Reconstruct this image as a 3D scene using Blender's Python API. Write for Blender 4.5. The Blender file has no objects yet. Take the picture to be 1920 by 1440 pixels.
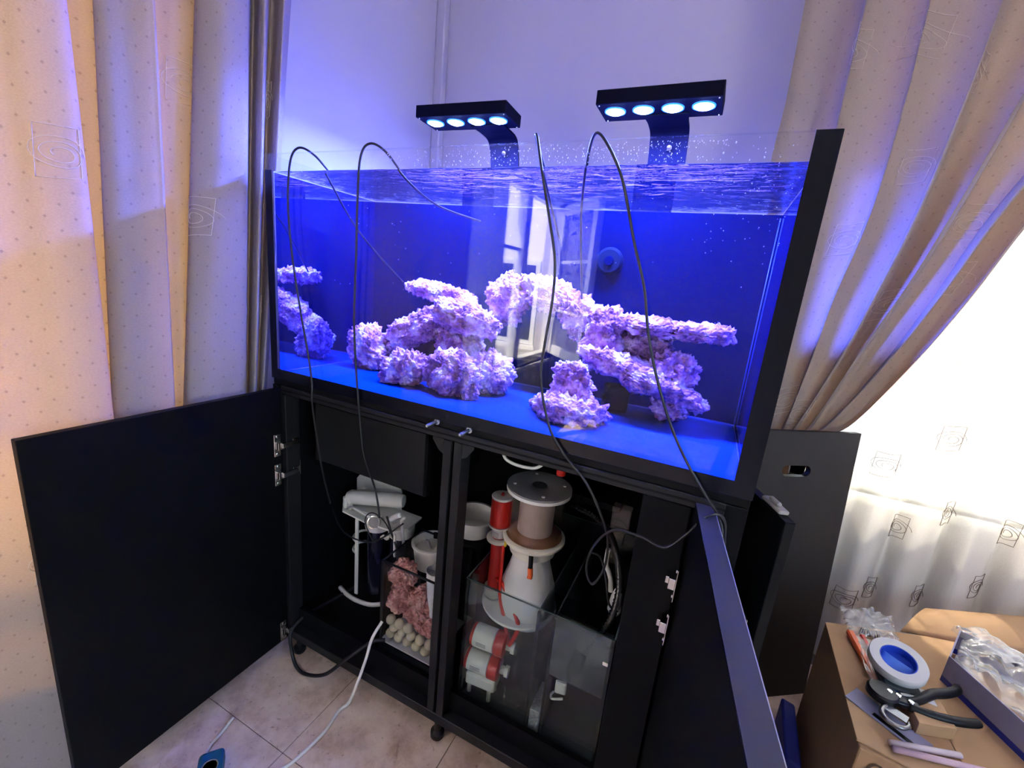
import bpy, bmesh, math, random
from mathutils import Vector, Matrix, noise
from math import sin, cos, pi, radians

random.seed(7)
S = bpy.context.scene
COL = S.collection

# ------------------------------------------------------------------ camera
cam = bpy.data.cameras.new('camera')
cam.sensor_width = 36.0
cam.lens = 36.0 * 805.3 / 1920.0
cam.clip_start = 0.02
camo = bpy.data.objects.new('camera', cam)
COL.objects.link(camo)
yaw, pitch, roll = radians(23.884), radians(13.335), radians(5.628)
fw = Vector((-sin(yaw) * cos(pitch), cos(yaw) * cos(pitch), -sin(pitch)))
rt = Vector((cos(yaw), sin(yaw), 0))
upv = rt.cross(fw)
r2 = rt * cos(roll) + upv * sin(roll)
u2 = -rt * sin(roll) + upv * cos(roll)
M = Matrix((r2, u2, -fw)).transposed().to_4x4()
M.translation = Vector((1.0843, -0.7906, 1.2529))
camo.matrix_world = M
S.camera = camo

# ------------------------------------------------------------------ world, sun, exposure
world = bpy.data.worlds.new('sky')
S.world = world
world.use_nodes = True
wn = world.node_tree
bg = wn.nodes['Background']
sky = wn.nodes.new('ShaderNodeTexSky')
sky.sky_type = 'NISHITA'
sky.sun_disc = False
sky.sun_elevation = radians(50)
sky.sun_rotation = radians(-35)
sky.air_density = 1.6
sky.dust_density = 3.0
wn.links.new(sky.outputs[0], bg.inputs[0])
bg.inputs[1].default_value = 0.55

sun = bpy.data.lights.new('sun', 'SUN')
sun.energy = 8.0
sun.angle = radians(1.5)
sun.color = (1.0, 0.9, 0.76)
suno = bpy.data.objects.new('sun', sun)
COL.objects.link(suno)
SUN_DIR = Vector((0.28, -0.42, -0.86)).normalized()
suno.rotation_euler = SUN_DIR.to_track_quat('-Z', 'Y').to_euler()
suno.location = (-3, 4, 6)

def portal(name, loc, rot, sx, sy):
    L = bpy.data.lights.new(name, 'AREA')
    L.shape = 'RECTANGLE'
    L.size = sx
    L.size_y = sy
    L.cycles.is_portal = True
    o = bpy.data.objects.new(name, L)
    o.location = loc
    o.rotation_euler = rot
    COL.objects.link(o)

portal('window_light_portal', (-0.40, -1.45, 1.30), (0, radians(-90), 0), 1.5, 3.1)
portal('window_light_portal', (3.2, -1.75, 1.45), (0, radians(90), 0), 1.7, 1.7)
portal('window_light_portal', (2.1, 1.16, 1.5), (radians(-90), 0, 0), 1.7, 1.8)

S.view_settings.view_transform = 'Standard'
S.view_settings.look = 'None'
S.view_settings.gamma = 1.0
S.view_settings.use_curve_mapping = False
S.view_settings.exposure = 2.28
cy = S.cycles
cy.use_denoising = True
cy.max_bounces = 7
cy.diffuse_bounces = 4
cy.glossy_bounces = 4
cy.transmission_bounces = 6
cy.transparent_max_bounces = 16
cy.use_adaptive_sampling = True
cy.adaptive_threshold = 0.06
cy.adaptive_min_samples = 20
cy.use_light_tree = True
cy.caustics_reflective = True
cy.caustics_refractive = True
cy.blur_glossy = 1.0
cy.sample_clamp_indirect = 6.0

# ------------------------------------------------------------------ material helpers
def nmat(name):
    m = bpy.data.materials.new(name)
    m.use_nodes = True
    nt = m.node_tree
    for n in list(nt.nodes):
        nt.nodes.remove(n)
    out = nt.nodes.new('ShaderNodeOutputMaterial')
    return m, nt, out

def N(nt, t, **kw):
    n = nt.nodes.new(t)
    for k, v in kw.items():
        if k.startswith('i_'):
            key = k[2:]
            n.inputs[int(key) if key.isdigit() else key].default_value = v
        else:
            setattr(n, k, v)
    return n

def mat(name, col, rough=0.5, metal=0.0, var=0.12, scale=30.0, bump=0.0, spec=0.5, emit=None, es=0.0, coat=0.0, alpha=None):
    m, nt, out = nmat(name)
    p = N(nt, 'ShaderNodeBsdfPrincipled')
    nt.links.new(p.outputs[0], out.inputs[0])
    tc = N(nt, 'ShaderNodeTexCoord')
    nz = N(nt, 'ShaderNodeTexNoise', i_Scale=scale, i_Detail=4.0)
    nt.links.new(tc.outputs['Object'], nz.inputs['Vector'])
    mx = N(nt, 'ShaderNodeMix', data_type='RGBA')
    c = Vector(col[:3])
    mx.inputs[6].default_value = (*(c * (1 - var)), 1)
    mx.inputs[7].default_value = (*[min(1, x) for x in c * (1 + var)], 1)
    nt.links.new(nz.outputs['Fac'], mx.inputs[0])
    nt.links.new(mx.outputs[2], p.inputs['Base Color'])
    p.inputs['Roughness'].default_value = rough
    p.inputs['Metallic'].default_value = metal
    p.inputs['Specular IOR Level'].default_value = spec
    p.inputs['Coat Weight'].default_value = coat
    if bump:
        b = N(nt, 'ShaderNodeBump', i_Strength=bump, i_Distance=0.003)
        nt.links.new(nz.outputs['Fac'], b.inputs['Height'])
        nt.links.new(b.outputs[0], p.inputs['Normal'])
    if emit:
        p.inputs['Emission Color'].default_value = (*emit, 1)
        p.inputs['Emission Strength'].default_value = es
    return m

def glass_mat(name, tint=(1, 1, 1), refl=1.0, ior=1.5, rough=0.0, haze=0.0, hazecol=(.6, .65, .7)):
    m, nt, out = nmat(name)
    tr = N(nt, 'ShaderNodeBsdfTransparent')
    tr.inputs[0].default_value = (*tint, 1)
    gl = N(nt, 'ShaderNodeBsdfGlossy')
    gl.inputs['Roughness'].default_value = rough
    # Schlick reflectance, the same from either side of the pane
    f0 = ((ior - 1) / (ior + 1)) ** 2
    lw = N(nt, 'ShaderNodeLayerWeight', i_Blend=.5)
    pw = N(nt, 'ShaderNodeMath', operation='POWER', i_1=5.0)
    nt.links.new(lw.outputs['Facing'], pw.inputs[0])
    fr = N(nt, 'ShaderNodeMath', operation='MULTIPLY_ADD', i_1=1 - f0, i_2=f0)
    nt.links.new(pw.outputs[0], fr.inputs[0])
    ml = N(nt, 'ShaderNodeMath', operation='MULTIPLY', i_1=refl, use_clamp=True)
    nt.links.new(fr.outputs[0], ml.inputs[0])
    mx = N(nt, 'ShaderNodeMixShader')
    nt.links.new(ml.outputs[0], mx.inputs[0])
    last = tr
    if haze:
        tc = N(nt, 'ShaderNodeTexCoord')
        nz = N(nt, 'ShaderNodeTexNoise', i_Scale=9.0, i_Detail=6.0)
        nt.links.new(tc.outputs['Object'], nz.inputs['Vector'])
        mr = N(nt, 'ShaderNodeMapRange')
        mr.inputs[1].default_value = .35
        mr.inputs[2].default_value = .7
        mr.inputs[3].default_value = haze * .5
        mr.inputs[4].default_value = haze * 1.5
        nt.links.new(nz.outputs['Fac'], mr.inputs[0])
        df = N(nt, 'ShaderNodeBsdfDiffuse')
        df.inputs[0].default_value = (*hazecol, 1)
        m2 = N(nt, 'ShaderNodeMixShader')
        nt.links.new(mr.outputs[0], m2.inputs[0])
        nt.links.new(tr.outputs[0], m2.inputs[1])
        nt.links.new(df.outputs[0], m2.inputs[2])
        last = m2
    nt.links.new(last.outputs[0], mx.inputs[1])
    nt.links.new(gl.outputs[0], mx.inputs[2])
    nt.links.new(mx.outputs[0], out.inputs[0])
    return m

def fabric_mat(name, col, trans_col, trans, dots=True, sheer=0.0, dot_w=0.040, dot_h=0.046, weave=0.15):
    m, nt, out = nmat(name)
    uv = N(nt, 'ShaderNodeUVMap')
    sp = N(nt, 'ShaderNodeSeparateXYZ')
    nt.links.new(uv.outputs[0], sp.inputs[0])
    def lattice(off):
        res = []
        for idx, size in ((0, dot_w), (1, dot_h)):
            a = N(nt, 'ShaderNodeMath', operation='MULTIPLY_ADD', i_1=1 / size, i_2=off + 50)
            nt.links.new(sp.outputs[idx], a.inputs[0])
            b = N(nt, 'ShaderNodeMath', operation='FRACT')
            nt.links.new(a.outputs[0], b.inputs[0])
            c = N(nt, 'ShaderNodeMath', operation='SUBTRACT', i_1=.5)
            nt.links.new(b.outputs[0], c.inputs[0])
            d = N(nt, 'ShaderNodeMath', operation='ABSOLUTE')
            nt.links.new(c.outputs[0], d.inputs[0])
            res.append(d)
        s = N(nt, 'ShaderNodeMath', operation='ADD')
        nt.links.new(res[0].outputs[0], s.inputs[0])
        nt.links.new(res[1].outputs[0], s.inputs[1])
        return s
    mn = N(nt, 'ShaderNodeMath', operation='MINIMUM')
    nt.links.new(lattice(0.0).outputs[0], mn.inputs[0])
    nt.links.new(lattice(0.5).outputs[0], mn.inputs[1])
    lt = N(nt, 'ShaderNodeMapRange', i_1=0.05, i_2=0.085, i_3=1.0 if dots else 0.0, i_4=0.0)
    nt.links.new(mn.outputs[0], lt.inputs[0])
    # weave grain
    mp = N(nt, 'ShaderNodeMapping')
    mp.inputs['Scale'].default_value = (260, 420, 1)
    nt.links.new(uv.outputs[0], mp.inputs[0])
    nz = N(nt, 'ShaderNodeTexNoise', i_Scale=1.0, i_Detail=2.0)
    nt.links.new(mp.outputs[0], nz.inputs['Vector'])
    def colmix(c, dk):
        a = N(nt, 'ShaderNodeMix', data_type='RGBA')
        v = Vector(c)
        a.inputs[6].default_value = (*(v * (1 - weave)), 1)
        a.inputs[7].default_value = (*(v * (1 + weave)), 1)
        nt.links.new(nz.outputs['Fac'], a.inputs[0])
        b = N(nt, 'ShaderNodeMix', data_type='RGBA')
        nt.links.new(lt.outputs[0], b.inputs[0])
        nt.links.new(a.outputs[2], b.inputs[6])
        b.inputs[7].default_value = (v.x * dk, v.y * dk * .96, v.z * dk * .96, 1)
        return b
    df = N(nt, 'ShaderNodeBsdfDiffuse')
    nt.links.new(colmix(col, .82).outputs[2], df.inputs[0])
    tl = N(nt, 'ShaderNodeBsdfTranslucent')
    nt.links.new(colmix(trans_col, .42).outputs[2], tl.inputs[0])
    mx = N(nt, 'ShaderNodeMixShader', i_0=trans)
    nt.links.new(df.outputs[0], mx.inputs[1])
    nt.links.new(tl.outputs[0], mx.inputs[2])
    bp = N(nt, 'ShaderNodeBump', i_Strength=.15, i_Distance=.001)
    nt.links.new(nz.outputs['Fac'], bp.inputs['Height'])
    nt.links.new(bp.outputs[0], df.inputs['Normal'])
    last = mx
    if sheer:
        tr = N(nt, 'ShaderNodeBsdfTransparent')
        lw = N(nt, 'ShaderNodeLayerWeight', i_Blend=.35)
        mr = N(nt, 'ShaderNodeMapRange', i_1=0.0, i_2=1.0, i_3=sheer, i_4=sheer * .25)
        nt.links.new(lw.outputs['Facing'], mr.inputs[0])
        m2 = N(nt, 'ShaderNodeMixShader')
        nt.links.new(mr.outputs[0], m2.inputs[0])
        nt.links.new(mx.outputs[0], m2.inputs[1])
        nt.links.new(tr.outputs[0], m2.inputs[2])
        last = m2
    nt.links.new(last.outputs[0], out.inputs[0])
    return m

def rock_mat(name, a, b, c, bump=.6, scale=22):
    m, nt, out = nmat(name)
    p = N(nt, 'ShaderNodeBsdfPrincipled')
    p.inputs['Roughness'].default_value = .85
    p.inputs['Specular IOR Level'].default_value = .25
    tc = N(nt, 'ShaderNodeTexCoord')
    n1 = N(nt, 'ShaderNodeTexNoise', i_Scale=scale, i_Detail=6.0)
    n2 = N(nt, 'ShaderNodeTexNoise', i_Scale=scale * 5, i_Detail=5.0)
    v = N(nt, 'ShaderNodeTexVoronoi', i_Scale=scale * 4.5)
    for x in (n1, n2, v):
        nt.links.new(tc.outputs['Object'], x.inputs['Vector'])
    r = N(nt, 'ShaderNodeValToRGB')
    e = r.color_ramp.elements
    e[0].position = .36
    e[0].color = (*a, 1)
    e[1].position = .62
    e[1].color = (*c, 1)
    k = e.new(.5)
    k.color = (*b, 1)
    nt.links.new(n1.outputs['Fac'], r.inputs[0])
    nt.links.new(r.outputs[0], p.inputs['Base Color'])
    ad = N(nt, 'ShaderNodeMath', operation='MULTIPLY_ADD', i_1=.45)
    iv = N(nt, 'ShaderNodeMath', operation='MULTIPLY', i_1=-1.1)
    nt.links.new(v.outputs['Distance'], iv.inputs[0])
    nt.links.new(n2.outputs['Fac'], ad.inputs[0])
    nt.links.new(iv.outputs[0], ad.inputs[2])
    bp = N(nt, 'ShaderNodeBump', i_Strength=bump, i_Distance=.009)
    nt.links.new(ad.outputs[0], bp.inputs['Height'])
    nt.links.new(bp.outputs[0], p.inputs['Normal'])
    nt.links.new(p.outputs[0], out.inputs[0])
    return m

# ------------------------------------------------------------------ materials
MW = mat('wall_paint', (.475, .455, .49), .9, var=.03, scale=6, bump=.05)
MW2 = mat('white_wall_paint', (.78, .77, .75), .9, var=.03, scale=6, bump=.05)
MCEIL = mat('ceiling_paint', (.82, .81, .79), .9, var=.03)
MTILE = None
MGROUT = mat('floor_bed', (.13, .10, .085), .9)
MFRAMEW = mat('white_frame_paint', (.82, .82, .80), .4, var=.03)
MBLK = mat('black_laminate', (.0022, .0024, .0035), .5, spec=.14, var=.15, scale=60, bump=.02)
MBLKI = mat('black_melamine', (.0026, .0026, .004), .6, spec=.14, var=.15)
MALU = mat('black_anodised_profile', (.013, .013, .016), .5, metal=.2, var=.1, spec=.3)
MPANEL = mat('dark_olive_laminate', (.016, .0155, .014), .5, spec=.35, var=.1, scale=40)
MEDGE = mat('grey_edge_band', (.10, .10, .11), .45)
MCHROME = mat('nickel_steel', (.62, .60, .57), .22, metal=1.0, var=.08)
MBLKP = mat('black_plastic', (.008, .008, .010), .42, spec=.3)
MCABLE = mat('black_cable', (.012, .012, .016), .45)
MBORDER = mat('black_glass_border', (.003, .0035, .009), .25, var=.05, spec=.3)
MBLUE = mat('blue_film', (.001, .004, .030), .8, var=.05, scale=8, spec=0.0)
MBLUEF = mat('blue_tank_floor', (.002, .042, .20), .8, var=.30, scale=9, bump=.08, spec=.0)
MWHITE = mat('white_plastic', (.80, .79, .75), .4, var=.04)
MCREAM = mat('cream_plastic', (.74, .72, .62), .45, var=.05)
MRED = mat('red_plastic', (.62, .02, .012), .3, var=.08)
MORANGE = mat('orange_rubber', (.85, .14, .03), .4)
MYEL = mat('yellow_plastic', (.7, .5, .04), .4)
MGREYD = mat('grey_plastic', (.30, .28, .28), .4, var=.06)
MBROWN = mat('skimmate_residue', (.28, .13, .055), .7, var=.4, scale=50)
MNECK = mat('stained_acrylic', (.42, .34, .30), .45, var=.25, scale=40)
MNAVY = mat('navy_filter_housing', (.012, .012, .03), .15)
MCARD = mat('cardboard', (.42, .24, .12), .85, var=.12, scale=25, bump=.06)
MCARD2 = mat('light_cardboard', (.50, .31, .16), .85, var=.10, scale=20, bump=.05)
MTAPE = mat('white_tape', (.66, .65, .66), .6, var=.03)
MTAPEI = mat('blue_tape_core', (.02, .08, .62), .5, var=.08)
MBLUEP = mat('blue_print', (.015, .025, .30), .45, var=.3, scale=30)
MLILAC = mat('lilac_card', (.30, .29, .42), .7, var=.05)
MPAPER = mat('white_paper', (.68, .67, .68), .7, var=.03)
MTOOL = mat('black_tool_metal', (.02, .02, .021), .28, metal=.6)
MGUN = mat('grey_tool_steel', (.28, .28, .28), .3, metal=.9)
MBALL = mat('ceramic_ball', (.50, .44, .29), .85, var=.12, scale=30, bump=.1)
MROCK = rock_mat('live_rock', (.32, .11, .24), (.64, .27, .42), (.95, .68, .72), bump=.9)
MROCKP = rock_mat('pink_rock', (.38, .13, .11), (.55, .24, .20), (.62, .34, .28), scale=30)
MSOCK = mat('white_mesh_sock', (.60, .60, .58), .8, var=.3, scale=200, bump=.4)
MGRIN = mat('dark_pump_plastic', (.002, .007, .020), .6, spec=.1)
MSTEELB = mat('brushed_bolt', (.50, .52, .60), .25, metal=.9)
MDRAPE = fabric_mat('beige_drape_fabric', (.37, .315, .30), (.56, .27, .08), .082)
MSHEER = fabric_mat('sheer_voile', (.92, .90, .83), (.24, .232, .20), .25, dots=False, sheer=.14)
MTHREAD = mat('pale_embroidery_thread', (.66, .58, .54), .6, var=.05)
MTHREADD = mat('brown_embroidery_thread', (.20, .15, .12), .7, var=.1)
MGLASS = glass_mat('front_glass', (1, 1, 1), .85, 1.5)
MGLASS2 = glass_mat('clear_glass', (.97, .985, 1), .6, 1.45)
MSUMPG = glass_mat('sump_glass', (.88, .93, .92), .9, 1.5, haze=.015)
MHAZE = glass_mat('hazy_glass', (.55, .6, .62), .7, 1.5, haze=.17, hazecol=(.45, .48, .52))
MACR = glass_mat('clear_acrylic', (.93, .9, .88), .9, 1.45, haze=.08, hazecol=(.6, .5, .45))
MBAG = glass_mat('clear_plastic_bag', (.96, .97, .98), 2.2, 1.5, rough=.12, haze=.30, hazecol=(.75, .77, .8))
MWING = glass_mat('window_glass', (.97, .98, .98), 1.0, 1.5)
MOUTW = mat('outdoor_pale_render', (.90, .88, .85), .9, var=.06)
MOUTG = mat('outdoor_ground', (.42, .40, .36), .9, var=.2, scale=2)
MOUTR = mat('outdoor_red_roof', (.55, .14, .08), .8)
MLEAF = mat('outdoor_foliage', (.12, .22, .06), .8, var=.5, scale=6)

def tile_mat():
    m, nt, out = nmat('mottled_floor_tile')
    p = N(nt, 'ShaderNodeBsdfPrincipled')
    p.inputs['Roughness'].default_value = .55
    p.inputs['Specular IOR Level'].default_value = .3
    geo = N(nt, 'ShaderNodeNewGeometry')
    n1 = N(nt, 'ShaderNodeTexNoise', i_Scale=9.0, i_Detail=9.0, i_Roughness=.68)
    n2 = N(nt, 'ShaderNodeTexNoise', i_Scale=60.0, i_Detail=5.0, i_Roughness=.7)
    for x in (n1, n2):
        nt.links.new(geo.outputs['Position'], x.inputs['Vector'])
    r1 = N(nt, 'ShaderNodeValToRGB')
    e = r1.color_ramp.elements
    e[0].position = .33
    e[0].color = (.47, .32, .225, 1)
    e[1].position = .66
    e[1].color = (.84, .69, .57, 1)
    k = e.new(.5)
    k.color = (.72, .55, .44, 1)
    nt.links.new(n1.outputs['Fac'], r1.inputs[0])
    r2 = N(nt, 'ShaderNodeValToRGB')
    e = r2.color_ramp.elements
    e[0].position = .30
    e[0].color = (.45, .40, .36, 1)
    e[1].position = .40
    e[1].color = (1, 1, 1, 1)
    nt.links.new(n2.outputs['Fac'], r2.inputs[0])
    mx = N(nt, 'ShaderNodeMix', data_type='RGBA', blend_type='MULTIPLY', i_0=1.0)
    nt.links.new(r1.outputs[0], mx.inputs[6])
    nt.links.new(r2.outputs[0], mx.inputs[7])
    nt.links.new(mx.outputs[2], p.inputs['Base Color'])
    bp = N(nt, 'ShaderNodeBump', i_Strength=.12, i_Distance=.002)
    nt.links.new(n2.outputs['Fac'], bp.inputs['Height'])
    nt.links.new(bp.outputs[0], p.inputs['Normal'])
    nt.links.new(p.outputs[0], out.inputs[0])
    return m
MTILE = tile_mat()

def side_film():
    m, nt, out = nmat('mirror_like_side_glass')
    gl = N(nt, 'ShaderNodeBsdfGlossy')
    gl.inputs[0].default_value = (.55, .62, 1.0, 1)
    gl.inputs['Roughness'].default_value = .015
    df = N(nt, 'ShaderNodeBsdfDiffuse')
    df.inputs[0].default_value = (.001, .006, .1, 1)
    mx = N(nt, 'ShaderNodeMixShader', i_0=.80)
    nt.links.new(df.outputs[0], mx.inputs[1])
    nt.links.new(gl.outputs[0], mx.inputs[2])
    nt.links.new(mx.outputs[0], out.inputs[0])
    return m
MMIRR = side_film()

def water_front():
    m, nt, out = nmat('water_body')
    rf = N(nt, 'ShaderNodeBsdfRefraction', i_IOR=1.333)
    rf.inputs['Roughness'].default_value = 0.0
    rf.inputs['Color'].default_value = (.93, .96, 1, 1)
    nt.links.new(rf.outputs[0], out.inputs[0])
    return m

def water_top():
    m, nt, out = nmat('water_surface')
    tr = N(nt, 'ShaderNodeBsdfTransparent')
    tr.inputs[0].default_value = (.95, .97, 1, 1)
    gl = N(nt, 'ShaderNodeBsdfGlossy')
    gl.inputs['Roughness'].default_value = .03
    tc = N(nt, 'ShaderNodeTexCoord')
    n1 = N(nt, 'ShaderNodeTexNoise', i_Scale=14.0, i_Detail=4.0, i_Distortion=1.0)
    mp = N(nt, 'ShaderNodeMapping')
    mp.inputs['Scale'].default_value = (1.0, 2.2, 1)
    nt.links.new(tc.outputs['Object'], mp.inputs[0])
    nt.links.new(mp.outputs[0], n1.inputs['Vector'])
    bp = N(nt, 'ShaderNodeBump', i_Strength=.6, i_Distance=.02)
    nt.links.new(n1.outputs['Fac'], bp.inputs['Height'])
    nt.links.new(bp.outputs[0], gl.inputs['Normal'])
    lw = N(nt, 'ShaderNodeLayerWeight', i_Blend=.5)
    mr = N(nt, 'ShaderNodeMapRange', i_1=.45, i_2=.8, i_3=.08, i_4=.92)
    nt.links.new(lw.outputs['Facing'], mr.inputs[0])
    mx = N(nt, 'ShaderNodeMixShader')
    nt.links.new(mr.outputs[0], mx.inputs[0])
    nt.links.new(tr.outputs[0], mx.inputs[1])
    nt.links.new(gl.outputs[0], mx.inputs[2])
    nt.links.new(mx.outputs[0], out.inputs[0])
    return m
MWF, MWT = water_front(), water_top()

def lens_mat():
    m, nt, out = nmat('lit_led_lens')
    e = N(nt, 'ShaderNodeEmission', i_Strength=14.0)
    e.inputs[0].default_value = (.42, .62, 1.0, 1)
    nt.links.new(e.outputs[0], out.inputs[0])
    return m
MLENS = lens_mat()
MARM = mat('matt_navy_arm', (.0025, .003, .010), .65, spec=.06)
MRING = mat('lens_halo_glow', (.01, .02, .1), .4, emit=(.01, .10, 1.0), es=1.2)  # ring emission stands in for the blue halo around the lenses

# ------------------------------------------------------------------ geometry helpers
def root(name, label, cat, loc=(0, 0, 0), group=None):
    o = bpy.data.objects.new(name, None)
    o.empty_display_size = .05
    o.location = loc
    COL.objects.link(o)
    o['label'] = label
    o['category'] = cat
    if group:
        o['group'] = group
    return o

def tag(o, label, cat, group=None, kind=None):
    o['label'] = label
    if cat:
        o['category'] = cat
    if group:
        o['group'] = group
    if kind:
        o['kind'] = kind
    return o

def wloc(o):
    v = Vector(o.location)
    while o.parent:
        o = o.parent
        v = v + Vector(o.location) if o.get('rel') else v
    return v

def link(name, me, m, parent=None, smooth=False):
    if m is not None:
        for x in (m if isinstance(m, (list, tuple)) else [m]):
            me.materials.append(x)
    o = bpy.data.objects.new(name, me)
    COL.objects.link(o)
    if parent is not None:
        o.parent = parent
        # geometry is authored in world space
        o.matrix_parent_inverse = Matrix.Translation(-WORLD.get(parent.name, Vector(parent.location)))
        WORLD[o.name] = Vector((0, 0, 0))
    if smooth:
        for p in me.polygons:
            p.use_smooth = True
    return o
WORLD = {}

def from_bm(name, bm, m, parent=None, smooth=False):
    me = bpy.data.meshes.new(name)
    bmesh.ops.recalc_face_normals(bm, faces=bm.faces)
    bm.to_mesh(me)
    bm.free()
    return link(name, me, m, parent, smooth)

def structure(o):
    o['kind'] = 'structure'
    return o

def add_box(bm, x, y, z, bevel=0.0, mtx=None, seg=1):
    vs = [bm.verts.new((a, b, c)) for a in x for b in y for c in z]
    idx = [(0, 1, 3, 2), (4, 6, 7, 5), (0, 4, 5, 1), (2, 3, 7, 6), (0, 2, 6, 4), (1, 5, 7, 3)]
    fs = [bm.faces.new([vs[i] for i in f]) for f in idx]
    bmesh.ops.recalc_face_normals(bm, faces=fs)
    geo = vs
    if bevel:
        es = list({e for f in fs for e in f.edges})
        r = bmesh.ops.bevel(bm, geom=es, offset=bevel, segments=seg, profile=.5, affect='EDGES')
        geo = list({v for f in r['faces'] for v in f.verts} | {v for v in vs if v.is_valid})
    if mtx is not None:
        bmesh.ops.transform(bm, matrix=mtx, verts=[v for v in geo if v.is_valid])

def box(name, x, y, z, m, parent=None, bevel=.0015, mtx=None, seg=1):
    bm = bmesh.new()
    add_box(bm, x, y, z, bevel, mtx, seg)
    return from_bm(name, bm, m, parent)

def cbox(name, c, s, m, parent=None, bevel=.0015, rot=(0, 0, 0), seg=1):
    mt = Matrix.Translation(Vector(c)) @ Matrix.Rotation(rot[2], 4, 'Z') @ Matrix.Rotation(rot[1], 4, 'Y') @ Matrix.Rotation(rot[0], 4, 'X')
    return box(name, (-s[0] / 2, s[0] / 2), (-s[1] / 2, s[1] / 2), (-s[2] / 2, s[2] / 2), m, parent, bevel, mt, seg)

def catmull(pts, n=6, closed=False):
    P = [Vector(p) for p in pts]
    out = []
    L = len(P)
    rng = range(L if closed else L - 1)
    for i in rng:
        if closed:
            a, b, c, d = P[(i - 1) % L], P[i], P[(i + 1) % L], P[(i + 2) % L]
        else:
            a, b, c, d = P[max(i - 1, 0)], P[i], P[i + 1], P[min(i + 2, L - 1)]
        for k in range(n):
            t = k / n
            out.append(.5 * ((2 * b) + (c - a) * t + (2 * a - 5 * b + 4 * c - d) * t * t + (3 * b - a - 3 * c + d) * t ** 3))
    if not closed:
        out.append(P[-1])
    return out

def add_tube(bm, pts, r, sides=7, closed=False, caps=True):
    n = len(pts)
    rings = []
    ref = None
    for i, p in enumerate(pts):
        if closed:
            t = pts[(i + 1) % n] - pts[i - 1]
        else:
            t = pts[min(i + 1, n - 1)] - pts[max(i - 1, 0)]
        t.normalize()
        if ref is None:
            ref = t.orthogonal().normalized()
        ref = (ref - t * ref.dot(t))
        if ref.length < 1e-6:
            ref = t.orthogonal()
        ref.normalize()
        b = t.cross(ref)
        rr = r(i / max(1, n - 1)) if callable(r) else r
        rings.append([bm.verts.new(p + (ref * cos(2 * pi * k / sides) + b * sin(2 * pi * k / sides)) * rr) for k in range(sides)])
    for i in range(n if closed else n - 1):
        A, B = rings[i], rings[(i + 1) % n]
        for k in range(sides):
            bm.faces.new((A[k], A[(k + 1) % sides], B[(k + 1) % sides], B[k]))
    if caps and not closed:
        bm.faces.new(rings[0][::-1])
        bm.faces.new(rings[-1])

def tube(name, pts, r, m, parent=None, n=6, sides=7, closed=False, spline=True):
    bm = bmesh.new()
    p = catmull(pts, n, closed) if spline else [Vector(q) for q in pts]
    add_tube(bm, p, r, sides, closed)
    return from_bm(name, bm, m, parent, smooth=True)

def add_lathe(bm, prof, mtx, seg=32, caps=True):
    rings = []
    for (r, z) in prof:
        rings.append([bm.verts.new(mtx @ Vector((r * cos(2 * pi * k / seg), r * sin(2 * pi * k / seg), z))) for k in range(seg)])
    for A, B in zip(rings, rings[1:]):
        for k in range(seg):
            bm.faces.new((A[k], A[(k + 1) % seg], B[(k + 1) % seg], B[k]))
    if caps:
        if prof[0][0] > 1e-6:
            bm.faces.new(rings[0][::-1])
        if prof[-1][0] > 1e-6:
            bm.faces.new(rings[-1])

def autosmooth(o, ang=40):
    me = o.data
    for p in me.polygons:
        p.use_smooth = True
    bm = bmesh.new()
    bm.from_mesh(me)
    for e in bm.edges:
        if len(e.link_faces) == 2 and e.calc_face_angle(0) > radians(ang):
            e.smooth = False
    bm.to_mesh(me)
    bm.free()
    return o

def lathe(name, c, prof, m, parent=None, seg=32, axis=(0, 0, 1), caps=True):
    q = Vector((0, 0, 1)).rotation_difference(Vector(axis)).to_matrix().to_4x4()
    bm = bmesh.new()
    add_lathe(bm, prof, Matrix.Translation(Vector(c)) @ q, seg, caps)
    o = from_bm(name, bm, m, parent)
    return autosmooth(o)

def grid_surface(name, rows, m, parent=None, uvs=None, smooth=True):
    """rows: list of lists of Vectors"""
    nr, nc = len(rows), len(rows[0])
    vs = [tuple(p) for r in rows for p in r]
    fs = [(i * nc + j, i * nc + j + 1, (i + 1) * nc + j + 1, (i + 1) * nc + j) for i in range(nr - 1) for j in range(nc - 1)]
    me = bpy.data.meshes.new(name)
    me.from_pydata(vs, [], fs)
    if uvs:
        fl = [u for r in uvs for u in r]
        lay = me.uv_layers.new(name='UVMap')
        for l in me.loops:
            lay.data[l.index].uv = fl[l.vertex_index]
    me.update()
    return link(name, me, m, parent, smooth)

def hit(x, y, zs):
    return [(x, y, z) for z in zs]

# ================================================================== ROOM
XL, YB, XR, YF, ZC = -0.19, 0.97, 3.0, -3.3, 2.75

bm = bmesh.new()
add_box(bm, (XL - .2, XR + .2), (YF - .2, YB + .2), (-.06, -.0025))
floor = structure(from_bm('floor', bm, MGROUT))
floor['label'] = 'beige mottled square floor tiles with thin dark joints'
TS = .37
tb = bmesh.new()
add_box(tb, (-TS / 2 + .0009, TS / 2 - .0009), (-TS / 2 + .0009, TS / 2 - .0009), (-.003, 0), .0008)
tile_me = bpy.data.meshes.new('tile')
tb.to_mesh(tile_me)
tb.free()
tile_me.materials.append(MTILE)
for i in range(-2, 9):
    for j in range(-10, 4):
        x = .276 + TS * (i + .5)
        y = -.208 + TS * (j + .5)
        if x < XL - .19 or x > XR + .1 or y < YF - .1 or y > YB + .1:
            continue
        t = bpy.data.objects.new('tile', tile_me)
        t.location = (x, y, 0)
        t.rotation_euler = (0, 0, (pi / 2) * ((i * 3 + j * 7) % 4))
        COL.objects.link(t)
        t.parent = floor

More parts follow.
